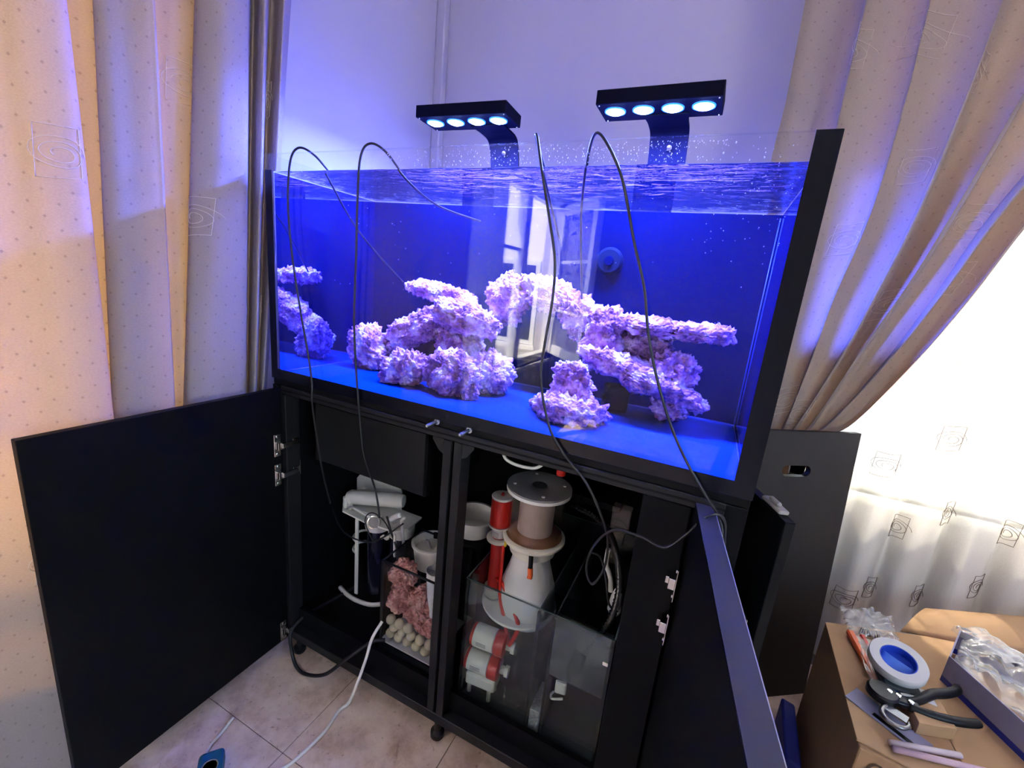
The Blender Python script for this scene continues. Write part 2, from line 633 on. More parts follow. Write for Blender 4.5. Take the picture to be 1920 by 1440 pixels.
def wall(name, boxes, m=MW):
    bm = bmesh.new()
    for b in boxes:
        add_box(bm, *b)
    return structure(from_bm(name, bm, m))

WT = .18
LWY = (-2.90, -.02)      # left window opening (along y), two bays
LWZ = (.62, 1.93)
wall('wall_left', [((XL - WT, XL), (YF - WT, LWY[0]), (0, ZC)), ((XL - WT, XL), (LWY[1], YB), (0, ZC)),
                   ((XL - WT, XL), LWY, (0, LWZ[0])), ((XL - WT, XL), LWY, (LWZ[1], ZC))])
BWX = (1.42, 2.75)
BWZ = (.665, 2.30)
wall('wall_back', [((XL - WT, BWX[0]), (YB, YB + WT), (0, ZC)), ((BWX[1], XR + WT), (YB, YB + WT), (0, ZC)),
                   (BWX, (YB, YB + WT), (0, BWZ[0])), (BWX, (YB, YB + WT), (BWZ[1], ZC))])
RWY, RWZ = (-2.55, -.95), (.75, 2.25)
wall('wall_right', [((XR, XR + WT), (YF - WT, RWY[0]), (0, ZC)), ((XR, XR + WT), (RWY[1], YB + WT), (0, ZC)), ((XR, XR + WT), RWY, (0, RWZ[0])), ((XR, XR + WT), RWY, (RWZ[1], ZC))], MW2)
wall('wall_front', [((XL - WT, XR + WT), (YF - WT, YF), (0, ZC))], mat('darkened_wall_paint', (.20, .17, .155), .9, var=.05))  # unseen wall darkened to weaken its reflection in the tank glass
structure(box('ceiling', (XL - WT, XR + WT), (YF - WT, YB + WT), (ZC, ZC + .1), MCEIL, bevel=0))
structure(box('trim_1', (XL, XL + .045), (YB - .035, YB), (0, ZC), MW, bevel=.006, seg=2))

# ---- back window
def bars(name, blist, m, parent=None, bevel=.004):
    bm = bmesh.new()
    for b in blist:
        add_box(bm, *b, bevel=bevel)
    return from_bm(name, bm, m, parent)

w2 = structure(bars('window_2', [((BWX[0], BWX[1]), (YB + .03, YB + .1), (BWZ[0], BWZ[0] + .07)), ((BWX[0], BWX[1]), (YB + .03, YB + .1), (BWZ[1] - .07, BWZ[1])),
                       ((BWX[0], BWX[0] + .07), (YB + .03, YB + .1), BWZ), ((BWX[1] - .07, BWX[1]), (YB + .03, YB + .1), BWZ)], MFRAMEW))
bars('window_sill', [((BWX[0] - .03, BWX[1] + .03), (YB - .02, YB + .1), (BWZ[0] - .03, BWZ[0]))], MFRAMEW, w2)
for k, xm in enumerate((1.86, 2.30)):
    bars('mullion', [((xm - .025, xm + .025), (YB + .035, YB + .095), (BWZ[0] + .07, BWZ[1] - .07))], MFRAMEW, w2)
for a, b in ((1.49, 1.835), (1.885, 2.275), (2.325, 2.68)):
    box('pane', (a, b), (YB + .06, YB + .066), (BWZ[0] + .07, BWZ[1] - .07), MWING, w2, bevel=0)

GX = (XR + .05, XR + .11)
w3 = structure(bars('added_fill_window', [(GX, RWY, (RWZ[0], RWZ[0] + .06)), (GX, RWY, (RWZ[1] - .06, RWZ[1])), (GX, (RWY[0], RWY[0] + .06), RWZ), (GX, (RWY[1] - .06, RWY[1]), RWZ), (GX, (-1.78, -1.72), RWZ)], MFRAMEW))  # added in the unseen right wall to fill the room with daylight
for a, b in ((-2.49, -1.78), (-1.72, -1.01)):
    box('pane', (XR + .077, XR + .083), (a, b), (RWZ[0] + .06, RWZ[1] - .06), MWING, w3, bevel=0)

# ---- left window, closed bay behind the drape plus a bay whose sash stands open
FX = (XL - .10, XL - .03)
w1 = structure(bars('window_1', [(FX, LWY, (LWZ[0], LWZ[0] + .06)), (FX, LWY, (LWZ[1] - .06, LWZ[1])),
                       (FX, (LWY[0], LWY[0] + .06), LWZ), (FX, (LWY[1] - .06, LWY[1]), LWZ),
                       (FX, (-2.21, -2.12), LWZ), (FX, (-1.62, -1.56), LWZ), (FX, (-.84, -.78), LWZ)], MFRAMEW))
bars('window_sill', [((XL - .03, XL + .012), (LWY[0] - .04, LWY[1] + .04), (LWZ[0] - .035, LWZ[0]))], MFRAMEW, w1)
for (a, b) in ((-2.12, -1.62), (-1.56, -.84), (-.78, -.08)):
    box('pane', (XL - .068, XL - .062), (a, b), (LWZ[0] + .06, LWZ[1] - .06), MWING, w1, bevel=0)
    for z in (1.06, 1.48):
        bars('glazing_bar', [((XL - .078, XL - .052), (a, b), (z - .011, z + .011))], MFRAMEW, w1, bevel=.003)
# open sash: hinged at the far jamb, swung into the room
hA, hB = Vector((XL - .01, -2.85, 0)), Vector((.248, -2.33, 0))
sd = (hB - hA)
sl = sd.length
sa = math.atan2(sd.y, sd.x)
SM = Matrix.Translation(hA) @ Matrix.Rotation(sa, 4, 'Z')
bm = bmesh.new()
for b in [((0, .07), (-.025, .025), (.67, 1.90)), ((sl - .07, sl), (-.025, .025), (.67, 1.90)), ((.07, sl - .07), (-.025, .025), (.67, .75)), ((.07, sl - .07), (-.025, .025), (1.82, 1.90))]:
    add_box(bm, *b, bevel=.004, mtx=SM)
sash = from_bm('sash', bm, MFRAMEW, w1)
for z in (1.05, 1.45):
    bm = bmesh.new()
    add_box(bm, (.07, sl - .07), (-.012, .012), (z - .012, z + .012), .003, SM)
    from_bm('glazing_bar', bm, MFRAMEW, sash)
bm = bmesh.new()
add_box(bm, (.07, sl - .07), (-.003, .003), (.75, 1.82), 0, SM)
from_bm('pane', bm, MWING, sash)

# ---- outdoors
structure(box('ground', (-40, 40), (-40, 40), (-3.4, -3.2), MOUTG, bevel=0))
hb = root('neighbour_house', 'pale rendered house mirrored in the tank glass beyond the open casement window', 'house', (-5.2, -7.5, -3.2))
box('wall', (-9.5, -.75), (-9.5, -5.6), (-3.2, 3.2), MOUTW, hb, bevel=0)
box('roof', (-9.8, -.5), (-9.8, -5.35), (3.2, 3.45), MOUTR, hb, bevel=0)
for wx in (-1.9, -3.4, -5.2):
    wf = box('window', (wx - .45, wx + .45), (-5.61, -5.56), (.3, 1.6), MFRAMEW, hb, bevel=0)
    box('pane', (wx - .38, wx + .38), (-5.565, -5.555), (.37, 1.53), mat('dark_window_glass', (.05, .06, .07), .1) if 'dark_window_glass' not in bpy.data.materials else bpy.data.materials['dark_window_glass'], wf, bevel=0)
    box('sill', (wx - .5, wx + .5), (-5.6, -5.5), (.22, .29), MOUTW, hb, bevel=0)
hb2 = root('red_roofed_house', 'low pale house with red roof beyond the sheer curtain', 'house', (6, 16, -3.2))
box('wall', (2, 9), (14, 19), (-3.2, -1.2), MOUTW, hb2, bevel=0)
bm = bmesh.new()
add_box(bm, (1.7, 9.3), (13.6, 19.4), (-1.2, -1.0))
for v in bm.verts:
    if v.co.z > -1.1:
        v.co.y = 16.5 + (v.co.y - 16.5) * .2
        v.co.z = .0
from_bm('roof', bm, MOUTR, hb2)

# ================================================================== CURTAINS
LC = [(-.06, -1.115, 0), (-.11, -1.10, 0), (-.035, -1.03, 0), (-.115, -.93, 0),
      (-.04, -.82, 0), (-.11, -.72, 0.0), (-.085, -.60, .01),
      (-.070, -.479, .020), (-.038, -.42, .014), (-.028, -.365, .008), (-.048, -.350, .010), (-.100, -.350, .013), (-.104, -.372, .054), (-.112, -.30, .045), (-.100, -.272, .040), (-.088, -.30, .045), (-.082, -.372, .054), (-.060, -.366, .054), (-.044, -.325, .048), (-.030, -.265, .030), (-.040, -.248, .028), (-.110, -.226, .034),
      (-.100, -.220, .054), (-.110, -.224, .079), (-.130, -.217, .091), (-.132, -.15, .080), (-.120, -.115, .075), (-.108, -.15, .080), (-.098, -.255, .098), (-.075, -.276, .101), (-.050, -.266, .100), (-.030, -.217, .088), (-.030, -.125, .064), (-.055, -.095, .060), (-.100, -.056, .059), (-.060, -.090, .072), (-.040, -.096, .079),
      (-.100, -.044, .080), (-.060, -.078, .094), (-.040, -.086, .098), (-.08, -.062, .112)]

def left_drape_row(z):
    wob = lambda i: .004 * sin(z * 3.1 + i * 1.7)
    return catmull([(x + wob(i), y + s * z, z) for i, (x, y, s) in enumerate(LC)], 6)

zs = [.015 + (2.62 - .015) * k / 60 for k in range(61)]
rows = [left_drape_row(z) for z in zs]
mid = rows[30]
ulen = [0]
for a, b in zip(mid, mid[1:]):
    ulen.append(ulen[-1] + (b - a).length)
LD = root('drape', 'beige dotted drape glowing orange, hanging in vertical folds over the open cabinet door', 'curtain', (-.08, -.7, 0))
grid_surface('drape_cloth', rows, MDRAPE, LD, [[(ulen[j], zs[i]) for j in range(len(mid))] for i in range(len(zs))])

def bil(rows, fi, fj):
    i, j = int(fi), int(fj)
    i = max(0, min(i, len(rows) - 2))
    j = max(0, min(j, len(rows[0]) - 2))
    a, b = fi - i, fj - j
    return (rows[i][j] * (1 - a) * (1 - b) + rows[i + 1][j] * a * (1 - b) + rows[i][j + 1] * (1 - a) * b + rows[i + 1][j + 1] * a * b)

def motif_paths(w, h):
    sq = [(-.5, -.55), (.45, -.45), (.5, .55), (-.45, .5)]
    pts = []
    for k in range(4):
        a, b = sq[k], sq[(k + 1) % 4]
        for t in range(8):
            pts.append((a[0] + (b[0] - a[0]) * t / 8, a[1] + (b[1] - a[1]) * t / 8))
    sq_p = [(x * w, y * h) for x, y in pts] + [(sq[0][0] * w, sq[0][1] * h)]
    sp = []
    for k in range(70):
        t = k / 69
        a = 2 * pi * 2.6 * t
        r = .72 - .55 * t
        sp.append((r * cos(a) * w * .95, (r * sin(a) * .62 - .02) * h * .8))
    sp = [(.62 * w, -.66 * h), (.3 * w, -.42 * h)] + sp[::-1] if False else sp
    return [sq_p, sp]

def add_motif(name, surf, nrm_sign, fi0, fj0, w, h, dfi_dm, dfj_dm, m, parent, r=.0007):
    """surf: rows grid; w,h in metres; dfi/dfj index per metre"""
    bm = bmesh.new()
    for path in motif_paths(w, h):
        P = []
        for (x, y) in path:
            fi, fj = fi0 + y * dfi_dm, fj0 + x * dfj_dm
            if fi < 0 or fj < 0 or fi > len(surf) - 1.01 or fj > len(surf[0]) - 1.01:
                continue
            p = bil(surf, fi, fj)
            du = bil(surf, fi, min(fj + .5, len(surf[0]) - 1.01)) - bil(surf, fi, max(fj - .5, 0))
            dv = bil(surf, min(fi + .5, len(surf) - 1.01), fj) - bil(surf, max(fi - .5, 0), fj)
            nn = du.cross(dv)
            nn = nn.normalized() if nn.length > 1e-9 else Vector((0, -1, 0))
            q = p + nn * nrm_sign * .0012
            if P and (q - P[-1]).length < 1e-4:
                continue
            P.append(q)
        if len(P) > 3:
            add_tube(bm, P, r, 4)
    return from_bm(name, bm, m, parent, smooth=True)

def uidx(u):
    for k in range(len(ulen) - 1):
        if ulen[k + 1] >= u:
            return k + (u - ulen[k]) / max(1e-6, ulen[k + 1] - ulen[k])
    return len(ulen) - 2

def left_u(ctrl):      # arc length at a control index
    return ulen[min(int(ctrl * 6), len(ulen) - 1)]

dz = zs[1] - zs[0]
for ctrl, z in ((8.5, 1.40), (7.2, .60), (29.6, 1.33), (37.0, 1.66), (37.0, 1.10), (22.6, 1.62)):
    u = left_u(ctrl)
    j = uidx(u)
    k = int(j)
    per = 1 / max(.002, (ulen[min(k + 4, len(ulen) - 1)] - ulen[max(k - 4, 0)]) / (min(k + 4, len(ulen) - 1) - max(k - 4, 0)))
    add_motif('embroidered_motif', rows, 1, (z - zs[0]) / dz, j, .062, .085, 1 / dz, per, MTHREAD, LD)

# ---- right drape: guide ridges fan from the rail and gather at the tie
GD = [[(1.153, 2.1), (1.159, 1.831), (1.154, 1.686), (1.165, 1.454), (1.184, 1.205), (1.238, 0.849)],
      [(1.298, 2.079), (1.299, 1.822), (1.305, 1.529), (1.302, 1.286), (1.301, 1.046), (1.305, 0.836)],
      [(1.432, 2.06), (1.439, 1.813), (1.43, 1.533), (1.397, 1.296), (1.382, 1.112), (1.354, 0.866)],
      [(1.578, 2.039), (1.565, 1.792), (1.541, 1.536), (1.5, 1.306), (1.463, 1.125), (1.39, 0.875)],
      [(1.708, 2.02), (1.666, 1.798), (1.609, 1.538), (1.565, 1.358), (1.506, 1.165), (1.425, 0.883)],
      [(1.832, 2.002), (1.77, 1.733), (1.692, 1.507), (1.639, 1.328), (1.569, 1.126), (1.466, 0.893)],
      [(1.945, 1.986), (1.855, 1.718), (1.763, 1.548), (1.692, 1.319), (1.619, 1.119), (1.524, 0.916)]]
guides = []
for i, g in enumerate(GD):
    (xa, za), (xb, zb) = g[0], g[1]
    top = (xa + (xa - xb) / (za - zb) * (2.62 - za) * .9, 2.62)
    gg = [top] + g + [(1.27 + .022 * i, .74 + .01 * i), (1.255 + .03 * i, .40), (1.25 + .034 * i, .02)]
    guides.append(catmull([(x, 0, z) for x, z in gg], 8))
NG = len(guides)
NR = len(guides[0])
NPROF = 14
rowsR, uvR = [], []
for r in range(NR):
    row, uv = [], []
    z = guides[0][r].z
    amp = .034 * max(.35, min(1, (z - .6) / 1.2)) + .006
    for i in range(NG - 1):
        for k in range(NPROF + (1 if i == NG - 2 else 0)):
            t = k / NPROF
            p = guides[i][r].lerp(guides[i + 1][r], t)
            a0 = amp * (.8 + .35 * sin(i * 2.3 + 1.0))
            # ridge towards the room at t=0, valley at t~.55, little secondary fold
            prof = cos(2 * pi * t) * .75 + .25 * cos(4 * pi * t + .6 + i)
            skew = .045 * amp / .034 * sin(2 * pi * t) * (1 if i % 2 else .75)
            row.append(Vector((p.x - skew * .55, .825 - a0 * prof + .006 * sin(z * 4 + i), p.z)))
            uv.append(((i + t) * .215, (2.7 - p.z)))
    rowsR.append(row)
    uvR.append(uv)
RD = root('drape', 'beige mauve drape in diagonal folds, gathered back towards the tank beside the sheer', 'curtain', (1.4, .825, 0))
grid_surface('drape_cloth', rowsR, MDRAPE, RD, uvR)
for (fi, fj) in ((11, 2 + NPROF * 1), (12.5, 3 + NPROF * 3), (10, 15 + NPROF * 1), (26, 9 + NPROF * 1), (24, 8 + NPROF * 4), (34, 9 + NPROF * 3), (44, NPROF * 2 - 6), (20, 8 + NPROF * 2), (30, 3 + NPROF * 5), (46, 8 + NPROF * 2)):
    if fi < NR - 3:
        zstep = abs(rowsR[int(fi) + 1][int(fj)].z - rowsR[int(fi)][int(fj)].z)
        xstep = (rowsR[int(fi)][int(fj) + 3] - rowsR[int(fi)][int(fj) - 3]).length / 6
        add_motif('embroidered_motif', rowsR, -1, fi, fj, .062, .085, -1 / max(.004, zstep), 1 / max(.005, xstep), MTHREAD, RD)

# ---- sheer
SH = root('sheer_curtain', 'white translucent sheer curtain with looped embroidery in front of the bright window', 'curtain', (2.0, .90, 0))
rs, us = [], []
nx = 170
for k in range(41):
    z = .04 + (2.6 - .04) * k / 40
    row, uv = [], []
    for j in range(nx + 1):
        s = j / nx
        x = 1.46 + 1.45 * s + .012 * sin(z * 1.3 + s * 9)
        ph = s * 2 * pi * 11 + 1.2 * sin(s * 7.1) + .25 * sin(z * 1.7 + s * 4)
        y = .905 + .024 * sin(ph) * (.7 + .3 * sin(s * 23)) + .006 * sin(2.1 * ph + 1)
        row.append(Vector((x + .010 * cos(ph), y, z)))
        uv.append((s * 2.0, z))
    rs.append(row)
    us.append(uv)
grid_surface('sheer_cloth', rs, MSHEER, SH, us)
for (x, z) in ((1.66, .80), (1.75, .60), (1.86, .68), (1.85, .38), (2.02, .66), (1.72, .36), (2.0, .98), (1.80, .92), (2.12, .40), (1.66, .30), (2.2, .85), (1.98, .47)):
    j = (x - 1.46) / 1.45 * nx
    add_motif('embroidered_motif', rs, 1, (z - .04) / (2.56 / 40), j, .055, .075, 40 / 2.56, nx / 1.75, MTHREADD, SH, r=.0008)

S2 = root('sheer_curtain', 'white sheer bunched beside the open casement window, mirrored in the tank glass', 'curtain', (-.13, -1.5, 0))
rs2, us2 = [], []
for k in range(21):
    z = .04 + (2.6 - .04) * k / 20
    rs2.append([Vector((-.135 + .03 * sin(j * .95 + .1 * sin(z * 2)), -1.145 - .45 * j / 44 - .02 * sin(z), z)) for j in range(45)])
    us2.append([(j / 44 * .6, z) for j in range(45)])
grid_surface('sheer_cloth', rs2, MSHEER, S2, us2)

# ================================================================== AQUARIUM
ZB, ZT, ZW, TD = .93, 1.504, 1.466, .60
AQ = root('aquarium', 'large rimless glass aquarium with black edges and blue back, on the black cabinet', 'aquarium', (.6, .3, ZB))
box('front_glass', (0, 1.2), (0, .010), (ZB, ZT), MGLASS, AQ, bevel=0)
box('back_glass', (0, 1.2), (TD - .010, TD), (ZB, ZT), MGLASS2, AQ, bevel=0)
box('side_glass', (0, .010), (.0135, TD - .0105), (ZB, ZT), MGLASS2, AQ, bevel=0)
box('side_glass', (1.19, 1.2), (.0135, TD - .0105), (ZB, ZT), MGLASS2, AQ, bevel=0)
box('blue_backing', (.011, 1.189), (TD - .016, TD - .0115), (ZB + .015, ZW - .002), MBLUE, AQ, bevel=0)
box('tank_floor', (.011, 1.189), (.018, TD - .017), (ZB, ZB + .014), MBLUEF, AQ, bevel=0)
box('side_reflecting_layer', (.0105, .013), (.018, TD - .017), (ZB + .0145, ZW - .002), MMIRR, AQ, bevel=0)
box('side_reflecting_layer', (1.187, 1.1895), (.018, TD - .017), (ZB + .0145, ZW - .002), MMIRR, AQ, bevel=0)
box('black_border', (.0, .024), (-.0012, -.0003), (ZB, ZW - .0), MBORDER, AQ, bevel=0)
box('black_border', (1.168, 1.2), (-.0012, -.0003), (ZB, ZT), MBORDER, AQ, bevel=0)
box('black_border', (.024, 1.168), (-.0012, -.0003), (ZB, ZB + .028), MBORDER, AQ, bevel=0)
box('black_border', (1.2002, 1.2015), (0, TD), (ZB, ZT), MBORDER, AQ, bevel=0)
# silicone seams
for a, b in (((.016, .016, ZB + .015), (.016, TD - .02, ZB + .015)), ((1.184, .016, ZB + .015), (1.184, TD - .02, ZB + .015)), ((.016, TD - .019, ZB + .016), (1.184, TD - .019, ZB + .016)), ((1.184, TD - .019, ZB + .016), (1.184, TD - .019, ZW - .01))):
    tube('silicone_seam', [a, b], .0014, mat('blue_silicone', (.02, .06, .30), .4) if 'blue_silicone' not in bpy.data.materials else bpy.data.materials['blue_silicone'], AQ, spline=False, sides=6)

# water: front interface + rippled surface
nxw, nyw = 150, 60
vs, fs, mi = [], [], []
for j in range(nyw + 1):
    for i in range(nxw + 1):
        x = .0135 + (1.1865 - .0135) * i / nxw
        y = .0128 + (TD - .017 - .0128) * j / nyw
        e = max(.25, 1 - abs(x - .72) / .45)
        w = .0050 * e * noise.noise(Vector((x * 16, y * 22, 1.3))) + .0016 * e * noise.noise(Vector((x * 45, y * 55, 4.1)))
        vs.append((x, y, ZW + (w if j > 0 else w * .5)))
for j in range(nyw):
    for i in range(nxw):
        a = j * (nxw + 1) + i
        fs.append((a, a + 1, a + nxw + 2, a + nxw + 1))
        mi.append(1)
base = len(vs)
for i in range(nxw + 1):
    vs.append((vs[i][0], vs[i][1], ZB + .0145))
for i in range(nxw):
    fs.append((base + i, base + i + 1, i + 1, i))
    mi.append(0)
me = bpy.data.meshes.new('water')
me.from_pydata(vs, [], fs)
for p, k in zip(me.polygons, mi):
    p.material_index = k
    p.use_smooth = (k == 1)
me.update()
wo = link('water', me, [MWF, MWT])
tag(wo, 'clear blue-lit water with a rippled surface filling the aquarium', 'water', kind='stuff')

# droplets clinging to the front glass above the waterline
bm = bmesh.new()
MDROP = mat('water_droplet', (.75, .8, 1.0), .08, var=.02, spec=1.0)
for k in range(520):
    c = random.choice((.48, .70, .90, .92, 1.0, .62, .85))
    x = min(1.15, max(.25, random.gauss(c, .09)))
    z = random.uniform(ZW + .002, ZT - .003)
    r = random.uniform(.0003, .0010) * (1.5 if random.random() < .06 else 1)
    bmesh.ops.create_icosphere(bm, subdivisions=1, radius=r, matrix=Matrix.Translation((x, .0108, z)) @ Matrix.Diagonal((1, .6, random.uniform(1, 1.8), 1)))
dr = from_bm('water_droplets', bm, MDROP, None, True)
tag(dr, 'tiny water droplets splashed on the inside of the front glass above the waterline', 'droplets', kind='stuff')
# rising bubbles / specks in the water
bm = bmesh.new()
for k in range(130):
    x, y, z = random.uniform(.1, 1.16), random.uniform(.03, .2), random.uniform(1.2, ZW - .01)
    if random.random() < .4:
        x, z = random.uniform(1.02, 1.17), ZW - random.random() ** 2 * .14
    bmesh.ops.create_icosphere(bm, subdivisions=1, radius=random.uniform(.0004, .0011), matrix=Matrix.Translation((x, y, z)))
bb = from_bm('air_bubbles', bm, MDROP, None, True)
tag(bb, 'tiny air bubbles and specks drifting in the water below the surface', 'bubbles', kind='stuff')

# ---- wavemaker + dark pump block + rod in the tank
WM = root('wavemaker', 'round dark blue wavemaker disc on the blue back of the aquarium', 'pump', (.80, .575, 1.333))
lathe('body', (.80, .582, 1.333), [(.036, 0), (.037, .012), (.030, .020), (.0, .021)], MGRIN, WM, axis=(0, -1, 0))
lathe('rim', (.80, .572, 1.333), [(.026, 0), (.034, 0), (.034, .006), (.026, .006), (.026, 0)], MBLUE, WM, axis=(0, -1, 0), caps=False)
lathe('hub', (.80, .562, 1.333), [(.013, 0), (.012, .006), (0, .007)], MBLUE, WM, axis=(0, -1, 0))
PB = root('pump_block', 'small dark blocky pump tucked under the rock arch on the tank floor', 'pump', (.888, .45, ZB + .014))
cbox('housing', (.888, .452, .981), (.062, .055, .072), MGRIN, PB, .008, (0, 0, .35), 2)
lathe('outlet', (.872, .424, .985), [(.014, 0), (.014, .012), (.009, .012), (.009, .002)], MGRIN, PB, axis=(-.3, -1, 0), seg=20)

# ---- LED lamps
def lamp(cx, rz, label, ax):
    y0, zb = .428, 1.700
    L = root('aquarium_lamp', label, 'lamp', (cx, TD, ZT), 'led lamps clipped to the tank')
    R = Matrix.Translation((cx, y0, 0)) @ Matrix.Rotation(rz, 4, 'Z')
    bm = bmesh.new()
    add_box(bm, (-.146, .146), (-.058, .058), (zb, zb + .033), .002, R, 2)
    from_bm('housing', bm, MARM, L)
    for k in range(9):
        bm = bmesh.new()
        add_box(bm, (-.128 + k * .030, -.128 + k * .030 + .012), (-.050, .050), (zb + .0332, zb + .0345), .0004, R)
        from_bm('cooling_fin', bm, MBLKP, L)
    for k in range(4):
        p = R @ Vector((-.105 + k * .070, -.012, zb - .0005))
        lathe('lens_halo_ring', p, [(.0235, -.003), (.0265, -.003), (.0265, .0), (.0235, .0), (.0235, -.003)], MRING, L, seg=28, caps=False)
        lathe('lens', p, [(0, -.010), (.010, -.0085), (.018, -.0055), (.0225, -.001), (.0225, .0)], MLENS, L, seg=24)
        li = bpy.data.lights.new('led', 'AREA')
        li.shape = 'DISK'
        li.size = .044
        li.color = LEDC
        li.energy = LEDW
        lo = bpy.data.objects.new('led_light', li)
        lo.location = p + Vector((0, 0, -.0125))
        COL.objects.link(lo)
        lo.parent = L
        lo.matrix_parent_inverse = Matrix.Translation(-Vector(L.location))
    for sx, sy in ((-.138, -.050), (.138, -.050), (-.138, .050), (.138, .050)):
        p = R @ Vector((sx, sy, zb - .0008))
        lathe('screw', p, [(.0018, -.001), (.0022, .0008)], MCHROME, L, seg=10)
    # curved flat arm down to the back rim
    prof = catmull([(0, y0 + .02, zb - .004), (0, y0 + .070, zb - .005), (0, TD - .050, zb - .012), (0, TD - .028, zb - .045), (0, TD - .012, zb - .11), (0, TD - .006, ZT + .02), (0, TD - .004, ZT + .004)], 6)
    hw = .051
    bm = bmesh.new()
    A = []
    for i, p in enumerate(prof):
        t = (prof[min(i + 1, len(prof) - 1)] - prof[max(i - 1, 0)]).normalized()
        n = Vector((0, -t.z, t.y))
        w = hw * (1 + .10 * max(0, 1 - i / 6))
        A.append([bm.verts.new((ax - w, p.y, p.z)), bm.verts.new((ax + w, p.y, p.z)), bm.verts.new((ax + w, p.y + n.y * .006, p.z + n.z * .006)), bm.verts.new((ax - w, p.y + n.y * .006, p.z + n.z * .006))])
    for a, b in zip(A, A[1:]):
        for k in range(4):
            bm.faces.new((a[k], a[(k + 1) % 4], b[(k + 1) % 4], b[k]))
    bm.faces.new(A[0])
    bm.faces.new(A[-1])
    from_bm('arm', bm, MARM, L, False)
    box('clamp', (ax - .051, ax + .051), (TD + .001, TD + .016), (ZT - .06, ZT + .012), MBLKP, L, .003)
    box('clamp_lip', (ax - .051, ax + .051), (TD - .010, TD + .001), (ZT + .001, ZT + .012), MBLKP, L, .002)
    lathe('thumb_screw', (ax + .005, TD - .036, zb - .046), [(.007, -.004), (.007, .004), (0, .005)], MCHROME, L, seg=16, axis=(0, -1, -.4))
    return L
LEDC = (.085, .125, 1.0)
LEDW = 4.2
lamp(.318, radians(3), 'black four-lens LED lamp shining blue over the end nearest the orange drape', .372)
lamp(.868, radians(0.5), 'black four-lens LED lamp shining blue beside the mauve drape, its arm facing us', .884)

# ---- rocks
def rock(label, c, rad, seed, rot=(0, 0, 0), m=MROCK, sub=5, knob=.0135, amp=.017, parent=None, name='live_rock', group='live rocks in the aquarium', floorz=None, nofreq=1.0):
    bm = bmesh.new()
    bmesh.ops.create_icosphere(bm, subdivisions=sub, radius=1)
    off = Vector((seed * 3.17, seed * 1.91, seed * 5.3))
    R = Matrix.Rotation(rot[2], 3, 'Z') @ Matrix.Rotation(rot[1], 3, 'Y') @ Matrix.Rotation(rot[0], 3, 'X')
    c = Vector(c)
    f1 = 1.0 / knob
    for v in bm.verts:
        n = v.co.normalized()
        # squarish ellipsoid with large lobes
        q = Vector([math.copysign(abs(a) ** .8, a) for a in n])
        p = Vector((q.x * rad[0], q.y * rad[1], q.z * rad[2]))
        lob = noise.noise(p * 13 * nofreq + off) * .32 + noise.noise(p * 28 * nofreq + off) * .20
        p = p * (1 + lob)
        pw = p * f1 * .8 + off
        warp = Vector((noise.noise(pw * .5), noise.noise(pw * .5 + Vector((9, 3, 1))), noise.noise(pw * .5 + Vector((2, 8, 5))))) * .5
        d = noise.voronoi(pw + warp)[0]
        kn = max(0.0, .75 - d[0]) + .35 * max(0, .7 - noise.voronoi(pw * 2.3 + warp)[0][0])
        kn += .25 * noise.noise(pw * 2.2)
        p = p + Vector((n.x / rad[0], n.y / rad[1], n.z / rad[2])).normalized() * (kn - .35) * amp * 1.5
        w = c + R @ p
        if floorz is not None and w.z < floorz:
            w.z = floorz + (w.z - floorz) * .02
        v.co = w
    o = from_bm(name, bm, m, parent, True)
    if parent is None:
        tag(o, label, 'rock', group)
    return o
FZ = ZB + .0155
rock('flat purple rock shelf topping the rock pile near the mirrored end', (.311, .50, 1.199), (.108, .07, .024), 1, (0, radians(6), 0))
rock('rounded purple rock at the foot of the pile by the mirrored end', (.125, .38, 1.004), (.060, .06, .070), 2, (0, radians(-20), 0), floorz=FZ)
rock('sloping knobbly rock arm leaning up to the bright cap rock', (.262, .43, 1.080), (.125, .06, .046), 3, (0, radians(-27), 0))
rock('brightest white-topped cap rock under the LED lamp by the orange drape', (.452, .37, 1.140), (.102, .085, .042), 4, (0, radians(8), 0))
rock('shadowed brownish rock stem under the bright cap rock', (.425, .42, 1.050), (.080, .055, .058), 5, (0, 0, 0))
rock('low purple base rock at the front of the pile by the mirrored end', (.330, .245, .988), (.076, .06, .050), 6, (0, radians(-25), 0), floorz=FZ)
rock('lumpy purple base rock at the front with a small toe on the blue floor', (.475, .25, .996), (.078, .07, .062), 7, (0, radians(10), 0), floorz=FZ)
rock('pale base rock beside the window reflection', (.552, .36, 1.000), (.060, .06, .062), 8, (0, radians(15), 0), floorz=FZ)
rock('small knobbly toe rock in front of the lumpy base rock', (.545, .225, .968), (.030, .03, .026), 21, (0, radians(30), 0), sub=4, floorz=FZ)
rock('upright knobbly rock forming the crest of the rock arch', (.535, .50, 1.205), (.062, .05, .070), 9, (0, radians(-30), 0))
rock('pale rock spanning down from the crest of the arch', (.655, .50, 1.222), (.075, .05, .046), 10, (0, radians(12), 0))
rock('pale sloping rock joining the arch to the rock tower', (.755, .48, 1.185), (.072, .05, .052), 11, (0, radians(28), 0))
rock('purple rock tower column on the side nearest the black tank edge', (.832, .43, 1.125), (.047, .05, .082), 12)
rock('long flat rock shelf jutting towards the black tank edge', (.985, .45, 1.178), (.150, .075, .020), 13, (0, radians(1), 0))
rock('small square rock stacked under the long flat shelf', (.945, .48, 1.115), (.075, .05, .044), 14, (0, radians(10), 0))
rock('sloping rock slab bridging the tower and the small foot rock', (.945, .39, 1.058), (.145, .07, .030), 15, (0, radians(17), 0))
rock('broad purple base rock at the front of the tower', (.812, .235, .972), (.094, .075, .034), 16, (0, 0, 0), floorz=FZ)
